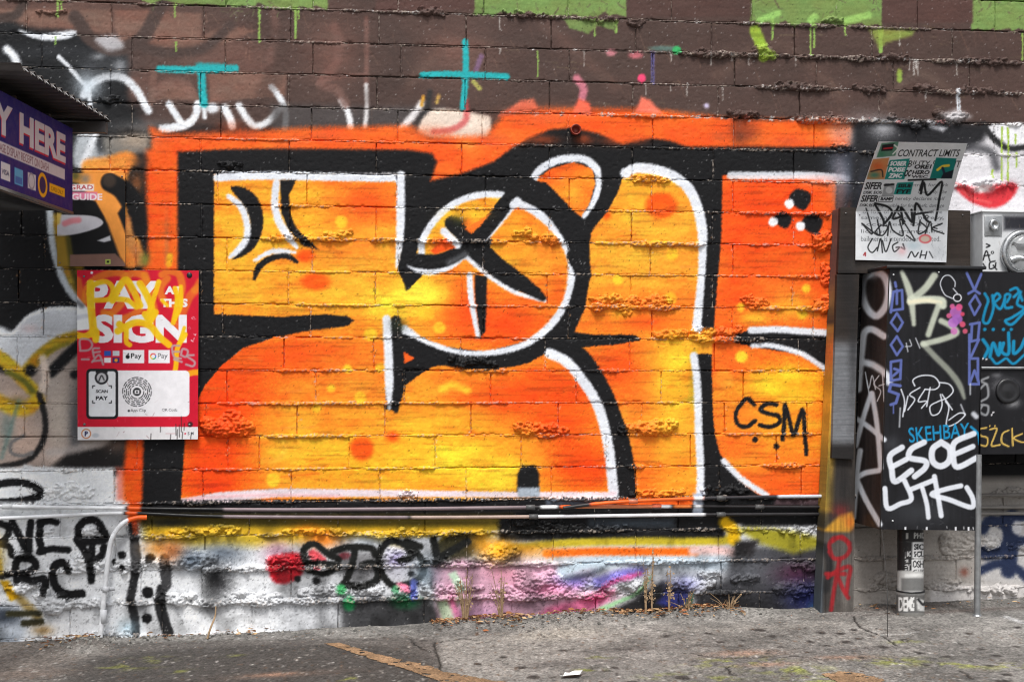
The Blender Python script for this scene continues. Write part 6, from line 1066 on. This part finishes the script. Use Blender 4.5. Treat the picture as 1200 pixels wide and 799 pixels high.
mk_([(1015, 244), (1022, 274), (1010, 262)], 1.6); mk_([(1010, 262), (1030, 276), (1028, 258)], 1.7); mk_([(1032, 264), (1026, 272), (1034, 276), (1040, 266), (1032, 264)], 1.6); mk_([(1040, 276), (1042, 260), (1046, 270), (1058, 276), (1054, 258), (1060, 260), (1052, 250)], 1.7); mk_([(1062, 276), (1072, 282), (1060, 262)], 1.6); mk_([(1078, 258), (1076, 274), (1086, 268), (1078, 260)], 1.7); mk_([(1084, 274), (1090, 260), (1092, 272)], 1.6); mk_([(1104, 262), (1092, 268), (1106, 274)], 1.7); mk_([(1094, 267), (1098, 268)], 1.4)
mk_([(1022, 280), (1017, 290), (1022, 296), (1028, 290)], 1.5); mk_([(1028, 294), (1032, 280), (1034, 296)], 1.5); mk_([(1034, 282), (1038, 295), (1044, 280)], 1.5); mk_([(1052, 284), (1046, 288), (1048, 295), (1054, 290), (1050, 290)], 1.5); mk_([(1058, 286), (1060, 292), (1056, 290)], 1.8); mk_([(1064, 302), (1068, 295), (1072, 301), (1076, 296)], 1.5); mk_([(1078, 302), (1080, 294)], 1.5); mk_([(1084, 303), (1086, 295)], 1.5); mk_([(1079, 299), (1085, 299)], 1.3); mk_([(1089, 295), (1093, 302)], 1.5)
N.dot(1084, 280, 7.5, C(206, 90, 96), .8, 1, 5.5); N.dot(1084, 280, 5.4, C(196, 176, 160), .8, 1, 3.6); N.glow(1100, 296, 10, 10, C(176, 180, 184), .7); N.glow(1070, 288, 10, 5, C(176, 192, 200), .8); N.glow(1057, 294, 5, 5, C(226, 180, 184), .8); N.stroke([(1012, 299), (1014, 296), (1014, 300)], 1.4, C(150, 40, 44), .5); N.scratch(1090, 284, 1109, 304, 24, C(120, 124, 130), .6, (1, 4), None, (.3, .8)); N.stroke([(1003, 248.5), (1112, 247.5)], .9, C(236, 238, 240), .5, .8)
YN = -.150; lo4 = [at(1003, 248, YN), at(1111, 248, YN), at(1109, 307.5, YN), at(1002.5, 304.5, YN)]
def up_pt(px, py, X0):
    lo_, hi_ = -.9, YN
    for _ in range(50):
        m = (lo_+hi_)/2
        if at(px, py, m)[0] > X0: hi_ = m      # too far right: bring it nearer the camera
        else: lo_ = m
    return at(px, py, (lo_+hi_)/2)
tl, tr = up_pt(1030, 166, lo4[0][0]), up_pt(1134, 168, lo4[1][0])
ym = (tl[1]+tr[1])/2; tl, tr = at(1030, 166, ym), at(1134, 168, ym)
UQ = quad_P([tl, tr, lo4[1], lo4[0]]); LQ = quad_P(lo4); qp = lambda q: quad_P([(x, y, 0) for x, y in q]); Upx, Lpx = qp([(1030, 166), (1134, 168), (1111, 248), (1003, 248)]), qp([(1003, 248), (1111, 248), (1109, 307.5), (1002.5, 304.5)])
TB = .58
def NP(s, t):
    up = UQ(s, np.clip(t/TB, 0, 1)); lw = LQ(s, np.clip((t-TB)/(1-TB), 0, 1)); V = np.where((t < TB)[:, None], up, lw)
    V[:, 1] += -.010*np.exp(-((t-TB)/.05)**2)*0+.012*np.sin(np.clip(t/TB, 0, 1)*math.pi)+.004*(fbm(s*3, t*3, 2, 4)-.5); return V
def NC(s, t, V):
    p = np.where((t < TB)[:, None], Upx(s, np.clip(t/TB, 0, 1)), Lpx(s, np.clip((t-TB)/(1-TB), 0, 1))); return N.sample(p[:, 0], p[:, 1])
root = empty('contract_notice', tuple(at(1056, 306, YN)), 'white contract limits notice, bent forward at the top and covered in stickers', 'sign')
adopt(root, slab('sheet', NP, 200, 250, (0, .0025, 0), NC, 'sheet', None, lin(C(200, 200, 202)), True, False))
for x, y in ((1007.5, 252), (1105, 257)): screw(x, y, YN, .0028, root)

# --- riser pipe with stickers, galvanised pole, hanging wire under the cabinets
Rc = Canvas(1045, 600, 1100, 740, 5, C(150, 150, 148)); Rc.rect(1045, 600, 1100, 634.5, C(28, 27, 28), .5); Rc.text('PHD', [(1071, 624), (1085, 630.5)], C(170, 170, 168), .03); Rc.text('1', [(1062, 624), (1064.5, 631)], C(170, 170, 168), .03)
Rc.rect(1045, 634.5, 1071, 668, C(36, 35, 36), .5); Rc.text('JK', [(1060, 646), (1068, 654)], C(190, 190, 190), .03); Rc.text('NE', [(1060, 655), (1065, 659)], C(190, 190, 190), .02); Rc.rect(1069, 635, 1100, 653.5, C(206, 206, 206), .4); Rc.text('SICK', [(1071, 637), (1089, 644)], BK, .04); Rc.text('SCUM', [(1071, 645.5), (1089, 652.5)], BK, .04); Rc.rect(1068, 655, 1100, 671, C(206, 206, 206), .4); Rc.text('OSHA', [(1069.5, 656.5), (1087.5, 665)], BK, .03); Rc.text('WAS HERE', [(1069.5, 667), (1086, 670)], BK, .02); Rc.text('EY', [(1060, 661), (1067, 668)], C(190, 190, 190), .03)
Rc.rect(1045, 669, 1100, 695, C(178, 178, 176), 1); Rc.rect(1056, 677, 1084, 692, C(112, 112, 111), 1.5); Rc.stroke([(1062, 674), (1082, 673)], 4, C(216, 216, 214), 2); Rc.rect(1045, 696.5, 1100, 718, C(96, 95, 94), 1); Rc.text('DEMS', [(1053, 699), (1072, 716)], C(216, 216, 214), .03); Rc.poly([(1074, 700), (1086, 704), (1084, 716), (1075, 715)], C(200, 200, 198), 1); Rc.stroke([(1076, 702), (1082, 708), (1086, 702)], 3, C(40, 40, 42), .6); Rc.rect(1045, 718, 1100, 740, C(120, 118, 114), 2); Rc.scratch(1055, 625, 1090, 725, 50, C(90, 90, 88), .6, (1, 6))
b0 = gp(1073, 722); rz = .060; zt_ = at(1073, 621, YF)[2]+.01
rp = empty('riser_pipe', (b0[0], b0[1]+rz, float(gz(b0[0], b0[1]))), 'thick grey riser pipe plastered with stickers under the tall cabinet', 'pipe')
def cyl(name, z0, z1, r, m='pipe'):
    a = np.linspace(0, 2*math.pi, 72, endpoint=False); zz = np.linspace(z0, z1, max(3, int((z1-z0)/.0035))); A, Zz = np.meshgrid(a, zz)
    X = b0[0]+r*np.cos(A); Y = b0[1]+rz+r*np.sin(A); V = np.stack([X, Y, Zz], -1).reshape(-1, 3); n = 72
    Fq = np.array([(j*n+i, j*n+(i+1) % n, (j+1)*n+(i+1) % n, (j+1)*n+i) for j in range(len(zz)-1) for i in range(n)])
    px, py = proj(V[:, 0], V[:, 1], V[:, 2]); return mesh(name, V, Fq, m, None, Rc.sample(px, py), True)
zc2 = at(1073, 694, b0[1])[2]
adopt(rp, cyl('pipe', b0[2]-.08, zt_, rz), cyl('collar', b0[2]-.08, zc2, rz+.004))
v, f = tube([(b0[0], b0[1]+rz, zc2-.004), (b0[0], b0[1]+rz, zc2-.003), (b0[0], b0[1]+rz, zc2+.003), (b0[0], b0[1]+rz, zc2+.004)], [rz+.003, rz+.0075, rz+.0075, rz+.003], 40); adopt(rp, mesh('clamp_band', v, f, 'black', None, None, True))
b1 = gp(1145, 721); v, f = tube([(b1[0], b1[1], float(gz(b1[0], b1[1]))-.05), (b1[0]+.004, b1[1], (b1[2]+zb2)/2), (b1[0]+.008, b1[1], zb2+.002)], .0145, 16, .02); gpole = empty('steel_pole', tuple(b1), 'slim galvanised pole standing between ground and the black cabinets', 'pole'); pl = mesh('tube', v, f, 'zinc', None, None, True)
v, f = tube([(b1[0], b1[1], b1[2]-.03), (b1[0], b1[1], b1[2]+.006), (b1[0], b1[1], b1[2]+.007)], [.02, .02, .014], 16); adopt(gpole, pl, mesh('base_collar', v, f, 'zinc', None, None, True))
b2 = gp(1040, 746); tp = at(1040, 619, b2[1]); tp[2] = f4[3][2]+.01
V, Fq = tube(smooth_path([b2-(0, 0, .004), b2*.5+tp*.5+(-.002, .0, 0), np.array([max(tp[0], f4[3][0]+.012), min(tp[1], YF+.02) if tp[1] > YF else YF+.02, tp[2]])], 10), .0016, 6); tag(mesh('hanging_wire', V, Fq, 'wire', None, None, True), 'thin dark wire hanging from the tall cabinet corner to the ground', 'wire')

# litter at the foot of the wall
def leaf_vf(x, y, L, w, az, tilt):
    t = np.array([(-.5, 0, 0), (-.2, .5, .12), (.2, .42, .1), (.5, 0, 0), (.2, -.42, .14), (-.2, -.5, .08), (0, 0, -.02)])
    P = t*np.array([L, w, L*.6]); ca, sa = math.cos(az), math.sin(az); ct, st = math.cos(tilt), math.sin(tilt)
    P = np.stack([P[:, 0], P[:, 1]*ct-P[:, 2]*st, P[:, 1]*st+P[:, 2]*ct], 1); P = np.stack([P[:, 0]*ca-P[:, 1]*sa, P[:, 0]*sa+P[:, 1]*ca, P[:, 2]], 1)
    P += (x, y, float(gz(x, y))+.006+random.random()*.012)
    return P, np.array([(0, 1, 6, 5), (1, 2, 3, 6), (6, 3, 4, 5)])
parts, cols = [], []
LC = [C(140, 104, 74), C(176, 138, 100), C(110, 78, 54), C(196, 164, 124), C(150, 96, 64)]
def litter(n, xa, xb, ya, yb, L=(.01, .034)):
    for _ in range(n):
        px_ = random.uniform(xa, xb); x = at(px_, 700)[0]; y = -abs(random.gauss(ya, yb))-.005; l = random.uniform(*L)
        v, f = leaf_vf(x, y, l, l*random.uniform(.12, .5), random.uniform(0, 6.28), random.gauss(0, .6)); parts.append((v, f)); cols.append(np.tile(lin(random.choice(LC)), (7, 1)))
litter(420, 505, 610, .03, .07); litter(420, 715, 865, .03, .05); litter(160, 600, 720, .05, .08); litter(60, 40, 130, .04, .05); litter(60, 150, 320, .03, .04); litter(40, 860, 1200, .05, .2, (.006, .016)); litter(40, 0, 500, .1, .25, (.005, .012)); litter(30, 1000, 1200, .05, .08)
V, Fq = join_vf(parts); tag(mesh('leaf_litter', V, Fq, 'leaf', None, np.vstack(cols)), 'brown dry leaves and straw drifted along the foot of the wall', 'leaves', kind='stuff')
parts, cols = [], []
ico = np.array([(0, 0, 1), (.9, 0, .2), (0, .9, .2), (-.9, 0, .2), (0, -.9, .2), (.5, .5, -.4), (-.5, .5, -.4), (-.5, -.5, -.4), (.5, -.5, -.4)])
fi = np.array([(0, 1, 5, 2), (0, 2, 6, 3), (0, 3, 7, 4), (0, 4, 8, 1)])
def gravel(n, cx, cy, sx, sy, r=(.003, .011)):
    for _ in range(n):
        px_ = random.gauss(cx, sx); x = at(px_, 700)[0]; y = -abs(random.gauss(cy, sy))-.004; q = random.uniform(*r)
        v = ico*q*rng.uniform(.6, 1.3, (9, 3)); a = random.uniform(0, 6.28); v = np.stack([v[:, 0]*math.cos(a)-v[:, 1]*math.sin(a), v[:, 0]*math.sin(a)+v[:, 1]*math.cos(a), v[:, 2]*.7], 1)+(x, y, float(gz(x, y))+q*.2)
        parts.append((v, fi)); g_ = random.uniform(80, 150); cols.append(np.tile(lin(C(g_, g_*.98, g_*.94)), (9, 1)))
gravel(420, 660, .12, 45, .06); gravel(160, 110, .12, 26, .07); gravel(120, 250, .03, 120, .05); gravel(260, 600, .2, 330, .35, (.002, .006)); gravel(120, 1050, .1, 120, .15, (.002, .008)); gravel(120, 820, .05, 60, .05)
V, Fq = join_vf(parts); tag(mesh('gravel', V, Fq, 'plaster', None, np.vstack(cols)), 'loose grey gravel and crumbled mortar on the paving below the wall', 'gravel', kind='stuff')

# dried weeds, twig, scraps
def weed(px_, ptop, pbase, spread, nst, label, nseed=30, Y=-.06):
    b = at(px_, pbase, Y); zb = float(gz(b[0], Y)); top = at(px_, ptop, Y)[2]; H = top-zb; root = empty('dried_weed', (b[0], Y, zb), label, 'weed', 'dried weeds along the foot of the wall')
    sp, hd = [], []
    for i in range(nst):
        dx = random.gauss(0, spread); dy = random.gauss(0, spread*.4); h = H*(1 if i == 0 else random.uniform(.45, .95))
        P = [(b[0]+dx*.2, Y+dy*.2, zb-.005), (b[0]+dx*.5, Y+dy*.5, zb+h*.5), (b[0]+dx*(1+random.gauss(0, .2)), Y+dy-.01, zb+h)]
        sp.append(tube(smooth_path(P, 4), [.0028, .002, .001], 5))
        for _ in range(nseed//nst+1):
            t = random.uniform(.35, 1.0); q = np.array([b[0]+dx*(.2+.8*t), Y+dy*t, zb+h*t])+rng.normal(0, .006, 3)
            l = random.uniform(.006, .018); az = random.uniform(0, 6.28); d = np.array([math.cos(az)*.6, -abs(math.sin(az))*.4, random.uniform(-1, .5)])*l; s = np.array([.3, .1, .2])*l
            hd.append((np.array([q, q+d*.5+s, q+d, q+d*.5-s]), np.array([(0, 1, 2, 3)])))
    V, Fq = join_vf(sp); a1 = mesh('stem', V, Fq, 'straw'); V, Fq = join_vf(hd); a2 = mesh('dry_leaves', V, Fq, 'straw'); adopt(root, a1, a2)
for w in ((764, 640, 724, .010, 4, 'tallest dried weed, upright in front of the orange stripe end', 90), (784, 662, 722, .008, 3, 'thin dried weed stalk standing before the purple patch on the wall', 60), (546, 668, 728, .03, 13, 'tuft of dry straw below the pink patch, left one of the pair', 90), (588, 664, 726, .03, 11, 'tuft of dry straw below the pink patch, right one of the pair', 70), (757, 655, 724, .014, 6, 'short dried weed leaning just left of the tallest stalk', 60), (806, 690, 722, .03, 14, 'low dry grass clump in front of the green stripe on dark blocks', 24), (855, 694, 722, .05, 14, 'sparse dry grass blades before the black blocks near the timber post', 10)): weed(*w)
P = [at(243, 748, -.10), at(247, 735, -.09), at(252, 722, -.05), at(253, 710, -.035)]; P[0][2] = float(gz(P[0][0], P[0][1]))+.003
V, Fq = tube(smooth_path(P, 5), [.005, .0045, .003], 7); tag(mesh('twig', V, Fq, 'straw', None), 'brown bare twig leaning on the white painted bottom blocks', 'twig')
p = gp(670, 793); n = 9; X, Y = np.meshgrid(np.linspace(-.036, .036, n), np.linspace(-.026, .026, n))
Zp = .012*np.sin(X*60+1)*np.cos(Y*50)+.02*np.clip(X*18, -1, 1)**2*np.abs(np.sin(Y*40+.5))+.012
V = np.stack([p[0]+X+Y*.5, p[1]+Y*(1+X*6), gz(p[0]+X, p[1]+Y)+Zp], -1).reshape(-1, 3); o = mesh('paper_scrap', V, quads(n, n), 'paper', None, None, True); o.modifiers.new('thickness', 'SOLIDIFY').thickness = .0012
tag(o, 'crumpled white paper scrap lying on the paving at the bottom edge', 'paper')
